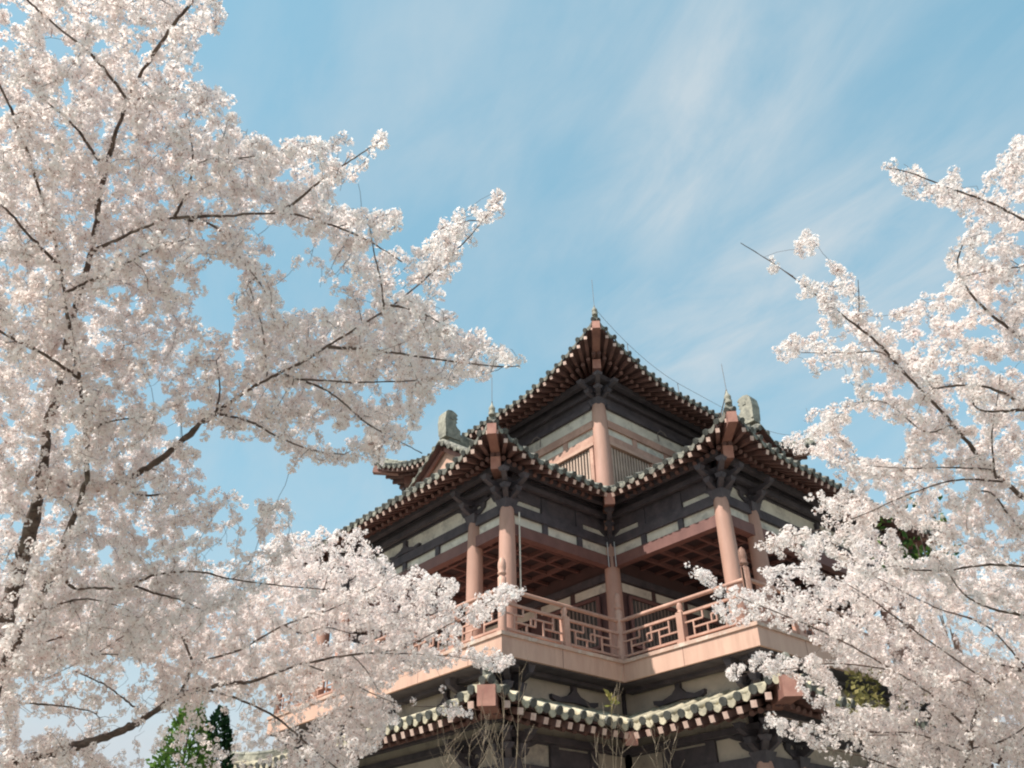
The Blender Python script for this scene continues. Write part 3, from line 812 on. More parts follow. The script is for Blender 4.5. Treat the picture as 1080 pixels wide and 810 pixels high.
def flower_templates(kinds, nfl, rad, pet):
    """small pom-poms: flowers of five cupped petals round a bud end, each with its calyx and stalk"""
    T = []
    r = np.random.default_rng(3)
    for _ in range(kinds):
        V, Q, T3, qt, mq = [], [], [], [], []
        ph0 = r.uniform(0, 6.28)
        for j in range(nfl):
            zz = 1 - 2 * (j + .5) / nfl; ph = ph0 + j * 2.39996 + r.normal(0, .25); zz += r.normal(0, .12); zz = max(-1, min(1, zz))
            n = np.array([sqrt(1 - zz * zz) * cos(ph), sqrt(1 - zz * zz) * sin(ph), zz]); c = n * rad * r.uniform(.75, 1.12)
            a = np.cross(n, [.3, .5, .8]); a /= np.linalg.norm(a); b = np.cross(n, a)
            n = n + r.normal(0, .35, 3); n /= np.linalg.norm(n); a = a - n * (a @ n); a /= np.linalg.norm(a); b = np.cross(n, a)
            s = pet * r.uniform(.85, 1.15); cup = r.uniform(.15, .65); tone = r.uniform(.25, 1.0); o = r.uniform(0, 6.28)
            i0 = len(V); V.append(c)
            for p in range(5):
                th = o + p * 2 * pi / 5; d = a * cos(th) + b * sin(th); w = -a * sin(th) + b * cos(th); k = len(V)
                V += [c + s * (.62 * d + .38 * w + n * cup * .35), c + s * (1.0 * d + .12 * w + n * cup * .8), c + s * (1.0 * d - .12 * w + n * cup * .8), c + s * (.62 * d - .38 * w + n * cup * .35)]
                Q += [(i0, k, k + 1, k + 2), (i0, k + 2, k + 3, i0)]; 
                qt += [tone, tone]
            # stalk and calyx behind the flower
            k = len(V); e = c - n * s * .25; st = c * .25
            V += [e + a * s * .10, e - a * s * .10, c + n * .002, st + a * .0012, st - a * .0012]
            T3 += [(k, k + 1, k + 2), (k + 3, k, k + 1), (k + 4, k + 3, k + 1)]
        Q4 = [q for q in Q if q[3] != q[0]]; Q3 = [q[:3] for q in Q if q[3] == q[0]]
        T.append((np.array(V), np.array(Q4), np.array(Q3), np.array(T3), np.array(qt[::2])))
    return T


TMPL = {'near': flower_templates(12, 11, .036, .0178), 'far': flower_templates(12, 7, .035, .021)}


def bake_clusters(name, pos, scale, parent, kind):
    T = TMPL[kind]; n = len(pos); pick = rng.integers(0, len(T), n)
    Vs, Q4, Q3, QC, t4, t3, tcx = [], [], [], [], [], [], []; base = 0
    for ti, (V, q4, q3, t_, tone) in enumerate(T):
        idx = np.where(pick == ti)[0]; m = len(idx)
        if m == 0: continue
        q = rng.normal(size=(m, 4)); q /= np.linalg.norm(q, axis=1)[:, None]; w, x, y, z = q.T
        R = np.stack([1 - 2 * (y * y + z * z), 2 * (x * y - z * w), 2 * (x * z + y * w), 2 * (x * y + z * w), 1 - 2 * (x * x + z * z), 2 * (y * z - x * w),
                      2 * (x * z - y * w), 2 * (y * z + x * w), 1 - 2 * (x * x + y * y)], -1).reshape(m, 3, 3)
        P = np.einsum('mij,vj->mvi', R, V) * scale[idx][:, None, None] + pos[idx][:, None, :]
        Vs.append(P.reshape(-1, 3)); off = base + np.arange(m)[:, None, None] * len(V)
        Q4.append((q4[None] + off).reshape(-1, 4)); Q3.append((q3[None] + off).reshape(-1, 3)); QC.append((t_[None] + off).reshape(-1, 3))
        tn = np.clip(tone[None] * .75 + rng.uniform(0, .35, (m, 1)), 0, 1); t4.append(tn.ravel()); t3.append(tn.ravel())
        tcx.append(rng.uniform(0, 1, len(t_) * m)); base += m * len(V)
    nq4 = sum(len(a) for a in Q4); nq3 = sum(len(a) for a in Q3); nc = sum(len(a) for a in QC)
    mi = np.concatenate([np.zeros(nq4 + nq3, np.int32), np.ones(nc, np.int32)])
    return fast_mesh(name, np.concatenate(Vs), [np.concatenate(Q4), np.concatenate(Q3), np.concatenate(QC)], [M_petal, M_calyx], parent, mi,
                     np.concatenate(t4 + t3 + tcx))


def cherry(label, base, trunk, branches, poly, holes, n_att, depth, kind, scale, spacing, floor=None, group='cherry trees in blossom', cover=0.0, rs=1.0, front=.84, core=()):
    """trunk/branches: lists of (x, y, t, r): photograph direction, distance, radius.  Twigs grow from them towards points of the crown."""
    root = thing('cherry_tree', label, 'cherry tree', base, group)
    nodes, rads, dirs = [], [], []
    TR = np.array([[*at(x, y, t), r * (rs if r > .012 else 1)] for x, y, t, r in trunk])
    b0 = np.array([*base, TR[0][3] * 1.35]); mid_ = (b0 + TR[0]) / 2; mid_[:2] += .08
    lines = [smooth_line(np.vstack([b0, mid_, TR]), 8)]
    for br in branches: lines.append(smooth_line(np.array([[*at(x, y, t), r * (rs if r > .012 else 1)] for x, y, t, r in br]), 8))
    pos_c, sc_c = [], []
    for li, L in enumerate(lines):
        w = rng.normal(0, 1, (len(L), 3)); L = L.copy(); L[:, :3] += w * np.minimum(L[:, 3:4], .02) * .24; L[:, 3] *= 1 + rng.normal(0, .11, len(L)).clip(-.2, .3)
        m = MB()
        m.tube(L[:, :3], np.maximum(L[:, 3], .0022), 9 if L[0][3] > .02 else 6)
        part(m, 'trunk' if li == 0 else 'branch', M_bark, root)
        for i in range(len(L)):
            if li == 0 and i < 10: continue
            nodes.append(L[i, :3]); rads.append(L[i, 3]); dd = L[min(i + 1, len(L) - 1), :3] - L[max(i - 1, 0), :3]; dirs.append(dd / np.linalg.norm(dd))
        # blossom spurs seated along the thin wood
        seg = np.linalg.norm(np.diff(L[:, :3], axis=0), axis=1); cum = np.concatenate([[0], np.cumsum(seg)])
        for sdist in np.arange(0, cum[-1], spacing * .55):
            i = min(np.searchsorted(cum, sdist), len(L) - 1); r_ = L[i, 3]
            if r_ > .016:
                if cover and sin(sdist * 5.1 + li * 1.7) + sin(sdist * 2.3 + li) > .1 - .5 * cover:
                    for _ in range(2):
                        pos_c.append(L[i, :3] - FW * rng.uniform(r_ + .03, .22) + RT * rng.normal(0, .07 + r_) + UP * rng.normal(0, .07)); sc_c.append(scale * rng.uniform(.75, 1.15))
                continue
            if rng.random() > (.55 if r_ > .007 else .62): continue
            if r_ < .006 and sin(sdist * 13 + li * 2.1) > .55: continue
            side = RT * rng.normal() + UP * rng.normal() + FW * abs(rng.normal()) * .5; side -= 0; side /= np.linalg.norm(side)
            pos_c.append(L[i, :3] + side * (r_ + rng.uniform(.035, .085) * (1 if r_ > .004 else .6))); sc_c.append(scale * rng.uniform(.75, 1.15))
    N = np.zeros((60000, 3)); RR = np.zeros(60000); DD = np.zeros((60000, 3)); n = len(nodes)
    N[:n] = nodes; RR[:n] = rads; DD[:n] = dirs
    NP = pix(N[:n]); ND = (N[:n] - CAM) @ FW; n0 = n
    # target points of the crown
    pl = np.asarray(poly, float); lo, hi = pl.min(0), pl.max(0); att = []
    while len(att) < n_att:
        P = rng.uniform(lo, hi, (4000, 2)); P = P[in_poly(P, pl)]
        for h, pr_ in holes:
            ih = in_poly(P, h); P = P[~ih | (rng.random(len(P)) > pr_)]
        d2 = ((P[:, None, :] - NP[None, ::2]) ** 2).sum(-1); j = d2.argmin(1) * 2
        dd = ND[j] + np.where(rng.random(len(P)) < front, rng.uniform(0.02, depth, len(P)), rng.uniform(-.4, .02, len(P))) + np.sqrt(d2.min(1)) / FPX * 1.5
        att += [at(x, y, t) for (x, y), t in zip(P, dd)]
    att = att[:n_att]
    for cp, cn in core:                                                 # the thick heart of the crown, further back
        cp = np.asarray(cp, float); m0 = len(att)
        while len(att) < m0 + cn:
            P = rng.uniform(cp.min(0), cp.max(0), (600, 2)); P = P[in_poly(P, cp) & in_poly(P, pl)]
            for h, pr_ in holes:
                ih = in_poly(P, h); P = P[~ih | (rng.random(len(P)) > pr_)]
            j = ((P[:, None, :] - NP[None, ::2]) ** 2).sum(-1).argmin(1) * 2
            att += [at(x, y, ND[k_] + rng.uniform(.4, depth * 1.35)) for (x, y), k_ in zip(P, j)]
        att = att[:m0 + cn]
    att = np.array(att)
    dmin = np.array([((N[:n0] - a) ** 2).sum(1).min() for a in att]); att = att[np.argsort(dmin + rng.uniform(0, .75, len(att)))]
    tv, tf = [], MB()
    for a in att:
        dist = ((N[:n] - a) ** 2).sum(1) * (1 + (RR[:n] > .03) * .6); j = int(dist.argmin()); p = N[j].copy(); v = a - p; L = np.linalg.norm(v)
        if L < .06 or L > 2.2: continue
        mids = pix(p + v * np.array([[.5], [.7], [.9]]))
        if any(pr_ > .7 and in_poly(mids, h).sum() > 1 for h, pr_ in holes): continue
        k = max(3, int(L / .075)); t = np.linspace(0, 1, k + 1)[:, None]
        c = p + v * .45 + DD[j] * L * .22 + np.array([0, 0, .10 * L]) + rng.normal(0, .07 * L, 3)
        pts = (1 - t) ** 2 * p + 2 * t * (1 - t) * c + t * t * a; pts[1:-1] += rng.normal(0, .006, (k - 1, 3))
        r0 = min(RR[j] * .7, .0022 + .0042 * L); rr = np.linspace(max(r0, .002), .0014, k + 1)
        tf.tube(pts, rr, 4, cap=False)
        if n + k < 60000:
            N[n:n + k] = pts[1:]; RR[n:n + k] = rr[1:]; g_ = np.diff(pts, axis=0); DD[n:n + k] = g_ / np.linalg.norm(g_, axis=1)[:, None]; n += k
        for sdist in np.arange(spacing * .6, L, spacing):
            f = sdist / L; i = min(int(f * k), k - 1); q = pts[i] + (pts[i + 1] - pts[i]) * (f * k - i)
            if f < .25 and rng.random() < .5: continue
            pos_c.append(q + rng.normal(0, .017, 3)); sc_c.append(scale * rng.uniform(.6, 1.15) * (1.0 if f < .8 else 1.1 - .5 * (f - .8) / .2))
        pos_c.append(a + rng.normal(0, .012, 3)); sc_c.append(scale * rng.uniform(.75, 1.1))
    o = part(tf, 'twigs', M_twig, root); o['kind'] = 'stuff'
    pos_c, sc_c = np.array(pos_c), np.array(sc_c); PP = pix(pos_c)
    keep = np.ones(len(pos_c), bool)
    for h, pr_ in holes: keep &= ~(in_poly(PP, h) & (rng.random(len(PP)) < pr_ * .93))
    out_ = ~in_poly(PP, pl); keep &= ~(out_ & (rng.random(len(PP)) < .55))
    ed = np.full(len(PP), 1e9)
    for i in range(len(pl)):                                            # the outline frays into single sprays
        a_, b_ = pl[i], pl[(i + 1) % len(pl)]; ab = b_ - a_; tt = np.clip(((PP - a_) @ ab) / (ab @ ab), 0, 1); ed = np.minimum(ed, np.linalg.norm(PP - a_ - tt[:, None] * ab, axis=1))
    fray = np.sin(pos_c[:, 0] * 9.1 + pos_c[:, 2] * 7.3) + np.sin(pos_c[:, 1] * 11.7 - pos_c[:, 2] * 6.1)
    keep &= ~((ed < 16) & (fray > .35) & (rng.random(len(PP)) < .75))
    pos_c, sc_c = pos_c[keep], sc_c[keep]
    bake_clusters('crown', pos_c, sc_c, root, kind)
    print('cherry', len(lines), 'lines', n, 'nodes', len(pos_c), 'clusters')
    return root


def L_(pts, t0, t1, r0, r1):
    k = len(pts) - 1
    return [(x, y, t0 + (t1 - t0) * i / k, r0 * (r1 / r0) ** (i / k)) for i, (x, y) in enumerate(pts)]


def foot(x, y, t, dx=.2, dy=.15):
    p = at(x, y, t); return (float(p[0] + dx), float(p[1] + dy), 0.0)


# left, near tree
polyA = [(-70, -60), (255, -60), (250, 12), (226, 40), (200, 52), (214, 68), (192, 84), (232, 100), (268, 88), (274, 100), (246, 120), (270, 130), (300, 150), (335, 146), (350, 136), (360, 150), (396, 138),
         (408, 150), (385, 172), (378, 195), (340, 210), (368, 218), (425, 222), (420, 240), (402, 250), (445, 262), (468, 232), (486, 214), (492, 222), (527, 196), (537, 203), (524, 222), (505, 243), (490, 270), (484, 285), (462, 300), (480, 338),
         (506, 350), (545, 368), (555, 385), (520, 398), (472, 405), (450, 430), (425, 470), (395, 492), (350, 488), (300, 492), (285, 515), (310, 540), (320, 570), (300, 600), (250, 650), (150, 690), (-70, 740)]
holesA = [([(212, 285), (240, 270), (253, 290), (244, 325), (235, 357), (216, 346), (204, 325)], .94), ([(268, 215), (298, 205), (296, 245), (280, 275), (266, 250)], .45),
          ([(290, 250), (330, 248), (385, 290), (365, 308), (320, 325), (295, 318)], .62), ([(350, 228), (420, 262), (370, 250)], .3),
          ([(172, 448), (215, 445), (240, 460), (300, 480), (300, 530), (250, 515), (200, 470)], .93), ([(150, 410), (172, 400), (175, 430), (155, 425)], .8),
          ([(48, 30), (72, 40), (62, 62), (45, 55)], .8), ([(95, 20), (110, 10), (108, 40)], .7), ([(0, 0), (30, 0), (35, 25), (10, 30)], .8),
          ([(205, 20), (250, 60), (215, 62)], .6), ([(190, 565), (260, 555), (290, 610), (210, 620)], .6), ([(20, 240), (40, 245), (35, 262), (20, 258)], .7),
          ([(92, 150), (110, 155), (105, 190), (88, 180)], .7), ([(170, 640), (300, 600), (300, 680), (100, 740), (-70, 760)], .2), ([(-5, 580), (12, 585), (10, 625), (-5, 620)], .7), ([(330, 395), (430, 408), (410, 425), (340, 412)], .5)]
trunkA = [(8, 650, 6.9, .105), (28, 575, 6.8, .085), (45, 505, 6.6, .062), (50, 450, 6.5, .05), (62, 410, 6.4, .045), (78, 330, 6.2, .038), (96, 265, 6.0, .032), (110, 188, 5.6, .027), (135, 105, 5.4, .018), (180, 30, 5.2, .011), (207, -5, 5.1, .008), (225, -60, 5.0, .005)]
brA = [L_([(-5, 715), (32, 652), (60, 592), (78, 545), (92, 500), (90, 450), (85, 408), (72, 340), (65, 290), (57, 250), (45, 212), (25, 150), (2, 95), (-30, 40)], 6.6, 5.0, .058, .006),
       L_([(66, 285), (30, 247), (0, 215), (-40, 190)], 5.5, 5.2, .012, .005), L_([(70, 308), (95, 296), (125, 282), (165, 262), (196, 252)], 5.5, 5.1, .011, .004),
       L_([(84, 400), (50, 376), (0, 350), (-40, 325)], 5.8, 5.5, .014, .006), L_([(94, 456), (110, 446), (146, 440)], 6.0, 5.8, .012, .005),
       L_([(135, 106), (100, 62), (45, 15), (20, -10), (-10, -50)], 5.3, 4.9, .012, .004), L_([(138, 108), (150, 104), (172, 106)], 5.3, 5.2, .008, .004), L_([(111, 178), (95, 156), (78, 132), (40, 100)], 5.5, 5.2, .016, .005),
       L_([(96, 265), (112, 258), (142, 244), (168, 234), (190, 229), (232, 228), (300, 225), (345, 236), (385, 252), (424, 276)], 5.9, 5.0, .024, .004),
       L_([(184, 229), (198, 200), (203, 175), (202, 150), (196, 120)], 5.5, 5.2, .010, .003), L_([(203, 175), (222, 168), (250, 167), (300, 160), (330, 152)], 5.3, 5.0, .007, .003),
       L_([(195, 231), (228, 240), (250, 268), (280, 308), (290, 340)], 5.5, 5.2, .009, .003), L_([(303, 220), (345, 186), (378, 164), (404, 146)], 5.2, 4.9, .009, .003),
       L_([(45, 505), (95, 512), (140, 502), (180, 476), (210, 448), (230, 434)], 6.6, 6.1, .045, .028),
       L_([(230, 434), (256, 415), (282, 400), (320, 381), (350, 362), (400, 331), (430, 310), (490, 255), (530, 206)], 6.1, 4.7, .024, .003),
       L_([(346, 366), (400, 370), (440, 376), (520, 386), (548, 386)], 5.4, 4.9, .012, .003), L_([(232, 437), (262, 444), (292, 460), (330, 475), (370, 480)], 6.0, 5.7, .013, .003),
       L_([(300, 395), (345, 412), (385, 445), (415, 462), (445, 478)], 5.7, 5.3, .009, .003), L_([(412, 322), (440, 328), (460, 338), (478, 352)], 5.0, 4.8, .008, .003),
       L_([(405, 327), (402, 300), (395, 268), (390, 240)], 5.1, 4.9, .007, .003), L_([(310, 400), (370, 403), (425, 402), (480, 398)], 5.6, 5.2, .008, .003),
       L_([(60, 592), (75, 619), (95, 620), (130, 620), (165, 606), (210, 603), (240, 610), (290, 617), (345, 622)], 6.4, 6.0, .022, .004),
       L_([(142, 618), (165, 626), (192, 633), (215, 645)], 6.3, 6.1, .014, .004), L_([(40, 645), (70, 635), (96, 632), (128, 640)], 6.4, 6.2, .012, .004),
       L_([(262, 300), (275, 340), (280, 375), (282, 398)], 5.5, 5.8, .004, .006), L_([(228, 380), (232, 410), (228, 434)], 5.9, 6.0, .004, .009), L_([(130, 505), (145, 522), (185, 520)], 6.3, 6.2, .014, .006)]
cherry('tall white cherry tree in bloom on the left with its trunk at the left edge', foot(8, 650, 6.9), trunkA, brA, polyA, holesA, 2700, 1.9, 'near', .92, .047, cover=.9, rs=.66, front=.74, core=[([(-70, -60), (110, -60), (170, 120), (190, 400), (250, 640), (-70, 740)], 1150), ([(90, 90), (330, 160), (400, 260), (250, 230)], 180), ([(260, 330), (460, 320), (520, 390), (400, 450), (260, 430)], 200)])

# left, lower and farther tree
polyB = [(-70, 600), (100, 600), (250, 590), (300, 560), (352, 560), (362, 585), (372, 556), (400, 566), (412, 592), (440, 600), (478, 608), (484, 622), (470, 636), (500, 630), (545, 610), (556, 622), (535, 648), (505, 660), (470, 672), (500, 680), (540, 690), (546, 700), (520, 708),
         (490, 700), (470, 705), (425, 708), (405, 735), (430, 752), (490, 742), (500, 752), (455, 762), (420, 775), (380, 800), (360, 850), (-70, 860)]
holesB = [([(15, 715), (120, 690), (170, 700), (165, 770), (120, 790), (20, 770)], .6), ([(165, 745), (255, 738), (262, 830), (150, 830), (100, 790)], .66), ([(255, 725), (335, 735), (320, 790), (262, 830)], .45),
          ([(425, 750), (450, 745), (560, 800), (420, 830), (400, 795)], .9), ([(200, 570), (290, 600), (260, 640), (190, 620)], .5), ([(420, 580), (440, 590), (430, 612), (412, 606)], .5),
          ([(330, 720), (352, 725), (350, 765), (328, 760)], .5)]
trunkB = [(-60, 850, 7.6, .11), (-30, 822, 7.5, .075), (10, 805, 7.4, .055), (70, 790, 7.4, .05), (125, 772, 7.5, .045), (152, 758, 7.5, .036), (190, 733, 7.6, .03), (232, 722, 7.7, .024), (264, 719, 7.9, .02), (280, 714, 8.0, .016), (320, 700, 8.2, .012), (376, 690, 8.3, .010), (402, 688, 8.4, .009), (432, 680, 8.5, .007), (480, 655, 8.6, .005), (545, 618, 8.7, .003)]
brB = [L_([(190, 733), (203, 705), (215, 697), (232, 692), (258, 683), (300, 659), (340, 646), (372, 632), (402, 616), (436, 596)], 7.6, 8.4, .022, .004),
       L_([(215, 727), (245, 735), (290, 756), (330, 790), (360, 814)], 7.7, 7.6, .016, .006), L_([(402, 689), (440, 690), (482, 693), (540, 702)], 8.4, 8.6, .007, .003),
       L_([(300, 659), (318, 668), (345, 662), (380, 668), (430, 650)], 8.0, 8.4, .008, .003), L_([(20, 741), (60, 744), (95, 750), (105, 757)], 7.3, 7.2, .010, .004), L_([(80, 708), (110, 722), (128, 735), (150, 752)], 7.6, 7.5, .006, .010),
       L_([(370, 690), (385, 705), (400, 730)], 8.3, 8.2, .007, .003), L_([(320, 700), (360, 715), (420, 742), (490, 746)], 8.2, 8.4, .008, .003), L_([(340, 646), (345, 610), (368, 575)], 8.1, 8.4, .008, .003),
       L_([(205, 704), (190, 670), (160, 655), (100, 690), (40, 720)], 7.7, 7.9, .012, .003), L_([(-30, 822), (-10, 700), (40, 680), (110, 660), (200, 650)], 7.6, 8.2, .03, .004), L_([(90, 690), (145, 690)], 7.3, 7.3, .007, .005)]
cherry('lower cherry tree in bloom with a thick limb reaching toward the balcony', foot(-60, 850, 7.6), trunkB, brB, polyB, holesB, 3300, 2.0, 'far', .94, .052, cover=.3, rs=.8, core=[([(-70, 620), (360, 580), (480, 620), (440, 720), (300, 730), (-70, 700)], 800), ([(330, 680), (470, 690), (420, 790), (330, 800)], 200)])

# right, near tree
polyC = [(1150, 125), (1066, 147), (1058, 162), (1030, 188), (1000, 180), (985, 190), (966, 172), (936, 174), (948, 202), (990, 222), (1022, 238), (1010, 265), (990, 280), (1000, 300), (972, 312), (955, 300), (962, 318), (940, 332), (912, 320),
         (906, 290), (895, 268), (880, 282), (870, 308), (860, 280), (852, 238), (840, 255), (846, 290), (800, 264), (780, 248), (776, 258), (842, 298), (850, 330), (866, 346), (832, 355), (810, 368), (830, 385), (872, 402), (906, 408), (872, 428),
         (840, 446), (818, 478), (862, 500), (842, 518), (866, 548), (792, 566), (796, 580), (840, 590), (880, 600), (1150, 660)]
holesC = [([(772, 244), (800, 258), (842, 288), (836, 302), (772, 264)], .4), ([(795, 465), (850, 480), (895, 512), (880, 524), (845, 520), (825, 500)], .93), ([(892, 445), (930, 440), (962, 448), (955, 490), (905, 485)], .75), ([(950, 555), (985, 560), (985, 590), (950, 592)], .8), ([(1050, 370), (1080, 380), (1078, 410), (1050, 400)], .4), ([(1060, 265), (1090, 270), (1085, 300), (1058, 295)], .6),
          ([(890, 560), (940, 565), (930, 600), (880, 590)], .4), ([(1010, 590), (1080, 560), (1080, 620), (1010, 630)], .5)]
trunkC = [(1330, 900, 7.9, .13), (1240, 700, 7.6, .10), (1150, 590, 7.3, .05), (1080, 526, 7.0, .026), (1042, 492, 6.9, .022), (1000, 442, 6.7, .016), (962, 402, 6.5, .013), (930, 366, 6.4, .010), (905, 345, 6.3, .008), (862, 312, 6.2, .006), (822, 282, 6.1, .004), (781, 256, 6.0, .0025)]
brC = [L_([(1240, 700), (1180, 480), (1130, 300), (1100, 245), (1080, 232), (1040, 212), (1000, 198), (962, 183), (938, 177)], 7.5, 6.0, .05, .003), L_([(1180, 480), (1120, 400), (1080, 360), (1046, 332), (1021, 306), (1010, 280), (1017, 252)], 6.8, 5.9, .03, .004),
       L_([(1200, 560), (1140, 460), (1080, 426), (1040, 408), (1005, 407), (985, 409), (975, 396)], 7.0, 6.0, .03, .005), L_([(1120, 440), (1080, 433), (1045, 434), (1030, 430), (1024, 420)], 6.5, 6.2, .016, .005),
       L_([(1110, 262), (1080, 280), (1050, 284), (1010, 293)], 6.4, 6.1, .009, .003), L_([(1046, 495), (1000, 493), (960, 494), (912, 491)], 6.8, 6.5, .008, .003), L_([(1058, 508), (1010, 506), (962, 520), (905, 545), (860, 560), (800, 572)], 6.9, 6.6, .010, .003),
       L_([(1130, 575), (1080, 560), (1045, 520), (1020, 523)], 7.1, 6.7, .014, .005), L_([(1190, 660), (1130, 610), (1080, 598), (1040, 596), (1000, 601), (956, 600), (943, 588)], 7.2, 6.5, .024, .004), L_([(1050, 505), (1046, 460), (1052, 420), (1055, 395)], 6.8, 6.5, .009, .003),
       L_([(1220, 700), (1130, 665), (1080, 650), (1040, 640), (1015, 625), (1000, 604), (984, 582)], 7.2, 6.5, .024, .003), L_([(1005, 448), (975, 455), (935, 425), (900, 425)], 6.7, 6.5, .007, .003), L_([(955, 395), (930, 372), (900, 372), (845, 372)], 6.5, 6.3, .007, .003), L_([(905, 345), (906, 320), (905, 295)], 6.3, 6.25, .005, .003),
       L_([(1130, 300), (1110, 200), (1085, 160), (1072, 152)], 6.6, 6.1, .02, .003)]
cherry('cherry tree in bloom on the right with long bare twigs reaching into the sky', foot(1330, 900, 7.9), trunkC, brC, polyC, holesC, 1180, 1.6, 'near', .94, .047, cover=.4, rs=.8, core=[([(960, 400), (1150, 380), (1150, 640), (900, 560), (880, 500)], 220)])

# right, lower tree in front of the pagoda's corner
polyD = [(1150, 580), (1080, 590), (1000, 585), (940, 560), (890, 560), (850, 566), (842, 596), (800, 600), (818, 622), (770, 622), (745, 603), (722, 594), (726, 606), (756, 632), (750, 648), (782, 662), (800, 655), (850, 672), (880, 692), (838, 690), (800, 688), (788, 700),
         (762, 702), (768, 716), (790, 708), (832, 716), (860, 745), (872, 764), (830, 760), (800, 754), (806, 766), (862, 792), (905, 830), (1150, 860)]
holesD = [([(862, 575), (898, 570), (892, 612), (868, 612)], .8), ([(795, 465), (850, 480), (895, 512), (880, 524), (845, 520), (825, 500)], .9), ([(985, 650), (1010, 640), (1070, 665), (1075, 700), (1010, 690)], .5), ([(930, 640), (955, 636), (965, 668), (935, 660)], .5), ([(875, 705), (895, 700), (945, 730), (935, 750), (890, 745)], .85), ([(870, 640), (900, 640), (905, 660)], .5), ([(820, 745), (850, 735), (870, 765), (840, 755)], .6), ([(845, 790), (905, 780), (930, 830), (860, 830)], .6), ([(950, 555), (985, 560), (985, 590), (950, 592)], .8)]
trunkD = [(1016, 850, 8.6, .055), (1022, 795, 8.6, .046), (1030, 754, 8.6, .042), (1048, 723, 8.5, .036), (1082, 704, 8.4, .03), (1130, 672, 8.4, .022), (1170, 610, 8.4, .012)]
brD = [L_([(1026, 775), (985, 735), (930, 700), (880, 672), (830, 650), (785, 632), (755, 615), (728, 600)], 8.6, 9.3, .024, .003), L_([(1022, 795), (970, 775), (920, 772), (880, 768), (850, 762), (806, 752)], 8.6, 9.1, .02, .003),
       L_([(1018, 830), (960, 815), (900, 795), (862, 790)], 8.6, 9.0, .018, .004), L_([(940, 706), (880, 700), (830, 706), (768, 710)], 8.9, 9.3, .010, .003), L_([(1048, 723), (1000, 690), (950, 655), (900, 620), (850, 600), (800, 606)], 8.5, 9.2, .018, .003), L_([(1082, 704), (1040, 660), (985, 640), (930, 612), (870, 580)], 8.4, 8.9, .014, .003),
       L_([(1080, 706), (1052, 700), (1040, 690), (1030, 680)], 8.4, 8.3, .010, .004), L_([(1040, 735), (1015, 718), (1000, 720), (985, 708)], 8.5, 8.4, .008, .004), L_([(1024, 790), (1060, 780), (1090, 760)], 8.6, 8.4, .014, .005), L_([(870, 768), (905, 775), (955, 775)], 8.8, 8.7, .006, .004)]
cherry('low spreading cherry tree in bloom in front of the right corner of the balcony', foot(1016, 850, 8.6, .05, .05), trunkD, brD, polyD, holesD, 2400, 1.8, 'far', .94, .052, cover=.9, rs=.6, core=[([(860, 600), (1150, 610), (1150, 850), (920, 790), (880, 700)], 800)])


# ------------------------------------------------------------------ evergreens, shrubs, bare stems, distant house
def sprays(name, n, surf, size, mats, parent, flat=False):
    """many small leaf sprays through a crown; surf() gives a point and an outward direction"""
    V = np.zeros((n * 4, 3)); Q = np.arange(n * 4).reshape(n, 4)
    for i in range(n):
        p, d = surf(); d = d + rng.normal(0, .45, 3); d /= np.linalg.norm(d); a = np.cross(d, rng.normal(size=3)); a /= np.linalg.norm(a); s = size * rng.uniform(.6, 1.4)
        V[4 * i:4 * i + 4] = [p, p + d * s * .5 + a * s * .3, p + d * s, p + d * s * .5 - a * s * .3]
    return fast_mesh(name, V, [Q], mats, parent, None, rng.uniform(0, 1, n))


def conifer(label, x, top_y, t, w, mats, group=None, n=9000):
    top = at(x, top_y, t); base = (float(top[0]), float(top[1]), 0.0); H = top[2]
    root = thing('conifer_tree', label, 'conifer', base, group)
    m = MB(); m.tube([base, (base[0], base[1], H * .9)], [.09, .02], 8); part(m, 'trunk', M_bark, root)
    lump = rng.uniform(0, 6.28, 6)

    def surf():
        z = H * (1 - rng.random() ** .8 * .98); f = 1 - z / H; ph = rng.uniform(0, 6.28)
        r = w * min(1, (f * 5.5) ** .6) * (.82 + .18 * sin(3 * ph + lump[0] + z * 3) * sin(5 * ph + z * 2 + lump[1])) * sqrt(rng.uniform(.35, 1))
        d = np.array([cos(ph), sin(ph), 1.1]); return np.array([base[0] + r * cos(ph), base[1] + r * sin(ph), z]), d / np.linalg.norm(d)
    sprays('crown', n, surf, .10, [mats], root); return root


conifer('bright green conifer at the lower left below the cherry boughs', 205, 740, 17.0, .62, M_conifer)
conifer('dark green conifer just right of the bright green one', 234, 748, 17.8, .48, M_conifer_d)


def shrub(label, x, y, t, w, h, mats, n=2600, name='shrub', cat='shrub', size=.085):
    c = at(x, y, t); base = (float(c[0]), float(c[1]), 0.0); root = thing(name, label, cat, base)
    m = MB()
    for i in range(5):
        e = c + np.array([rng.uniform(-.6, .6) * w, rng.uniform(-.6, .6) * w, rng.uniform(-.2, .7) * h]); m.tube(smooth_line(np.array([[*base, .05], [*(np.array(base) * .6 + e * .4 + rng.normal(0, .08, 3)), .03], [*e, .006]]), 5)[:, :3], np.linspace(.05, .006, 11), 6)
    part(m, 'stem', M_bark, root)
    K = [(c + rng.normal(0, 1, 3) * np.array([w, w, h]) * .45, rng.uniform(.3, .55)) for _ in range(9)]

    def surf():
        k, r = K[rng.integers(len(K))]; d = rng.normal(size=3); d /= np.linalg.norm(d); return k + d * np.array([w, w, h]) * r * rng.uniform(.5, 1), d
    sprays('foliage', n, surf, size, [mats], root); return root


shrub('dark evergreen tree behind the blossom to the right of the pagoda', 966, 584, 17.0, .85, .8, M_leaf_dark, 380, 'evergreen_tree', 'tree', .14)
shrub('olive green shrub among the blossom beside the lower right eave', 935, 738, 11.0, .5, .3, M_olive, 320)

M_tuft = leafy('dry_yellow_leaf', [(.30, .24, .07), (.36, .32, .12), (.26, .28, .08)], .3)


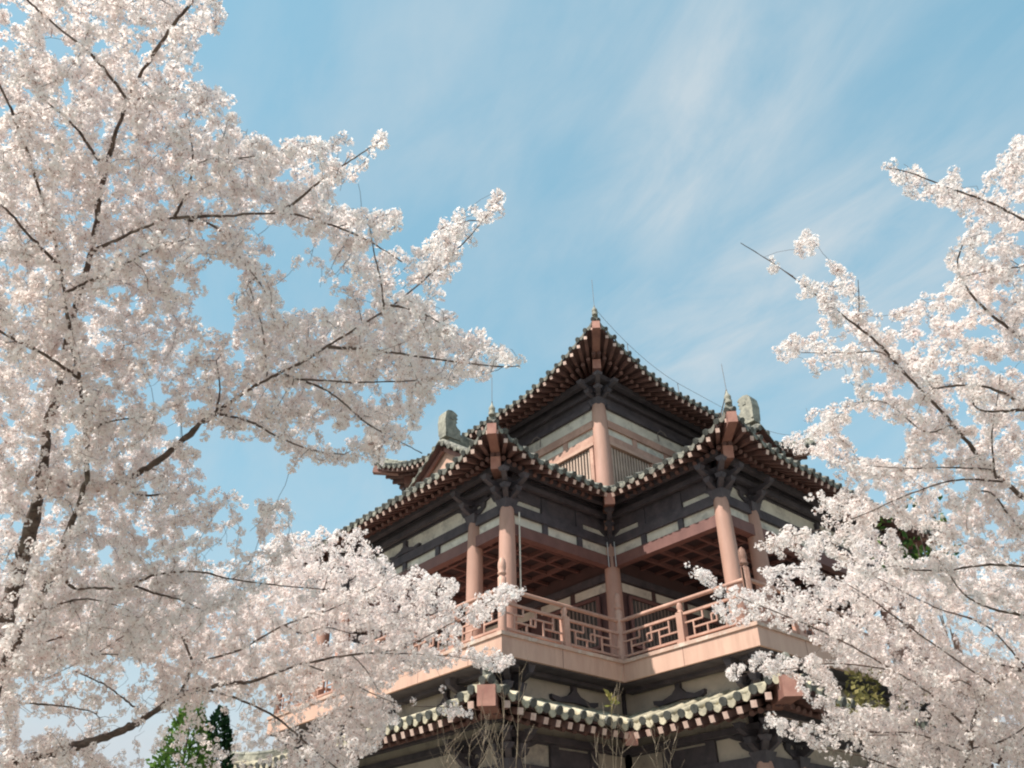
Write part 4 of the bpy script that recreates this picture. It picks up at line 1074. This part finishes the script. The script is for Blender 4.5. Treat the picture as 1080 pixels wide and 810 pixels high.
def bare_shrub(label, x, t, tips, tuft=None):
    """thin leafless stems fanning out from one foot"""
    b = at(x, 900, t); base = (float(b[0]), float(b[1]), 0.0); root = thing('bare_shrub', label, 'shrub', base, 'bare stems in front of the pagoda')
    for (tx, ty, r) in tips:
        e = at(tx, ty, t + rng.uniform(-.25, .25)); m_ = b * .5 + e * .5 + np.array([*rng.normal(0, .05, 2), 0]); m1 = b * .22 + e * .78 + np.array([*rng.normal(0, .05, 2), 0])
        L = smooth_line(np.array([[*base, r], [*b, r * .9], [*m_, r * .75], [*m1, r * .5], [*e, .0016]]), 9)
        m = MB(); m.tube(L[:, :3], np.maximum(L[:, 3], .0016), 6); st = part(m, 'stem', M_reed, root)
        for i in range(12, len(L) - 2, 2):
            if rng.random() < .75:
                d = (L[i + 1, :3] - L[i - 1, :3]); d /= np.linalg.norm(d); sd = RT * rng.normal() + FW * rng.normal(); sd /= np.linalg.norm(sd); d = d + sd * rng.uniform(.5, 1.0); d /= np.linalg.norm(d)
                ln = rng.uniform(.10, .42); p = L[i, :3]; tw = MB(); tw.tube([p, p + d * ln * .5 + rng.normal(0, .008, 3), p + d * ln + np.array([0, 0, .05])], [.0034, .0026, .0014], 4); part(tw, 'twig', M_reed, st)
    for (tx, ty) in (tuft or []):
        c = at(tx, ty, t)

        def surf(): d = rng.normal(size=3) + np.array([0, 0, .6]); d /= np.linalg.norm(d); return c + d * .02 * rng.random() + np.array([0, 0, rng.uniform(-.1, .05)]), d
        sprays('leaf_tuft', 14, surf, .10, [M_tuft], root)
    return root


bare_shrub('pale bare shrub with two tall whips in front of the left lower roof corner', 538, 10.5,
           [(526, 700, .0075), (548, 703, .007), (498, 752, .006), (514, 765, .005), (532, 760, .005), (560, 768, .005), (508, 780, .004)])
bare_shrub('pale bare stems bunched low at the left of the tall whips', 490, 10.8,
           [(466, 760, .006), (460, 782, .005), (481, 765, .005), (500, 770, .005), (474, 774, .004), (512, 776, .004)])
bare_shrub('slender stems with a small yellow leaf tuft before the lower roof valley', 648, 10.6,
           [(645, 730, .006), (650, 722, .005), (637, 752, .004), (660, 768, .004), (630, 776, .004)], tuft=[(645, 738)])
bare_shrub('thin leafless stems before the pale tiles right of the roof valley', 704, 10.8, [(690, 765, .005), (700, 772, .004), (712, 778, .004)])
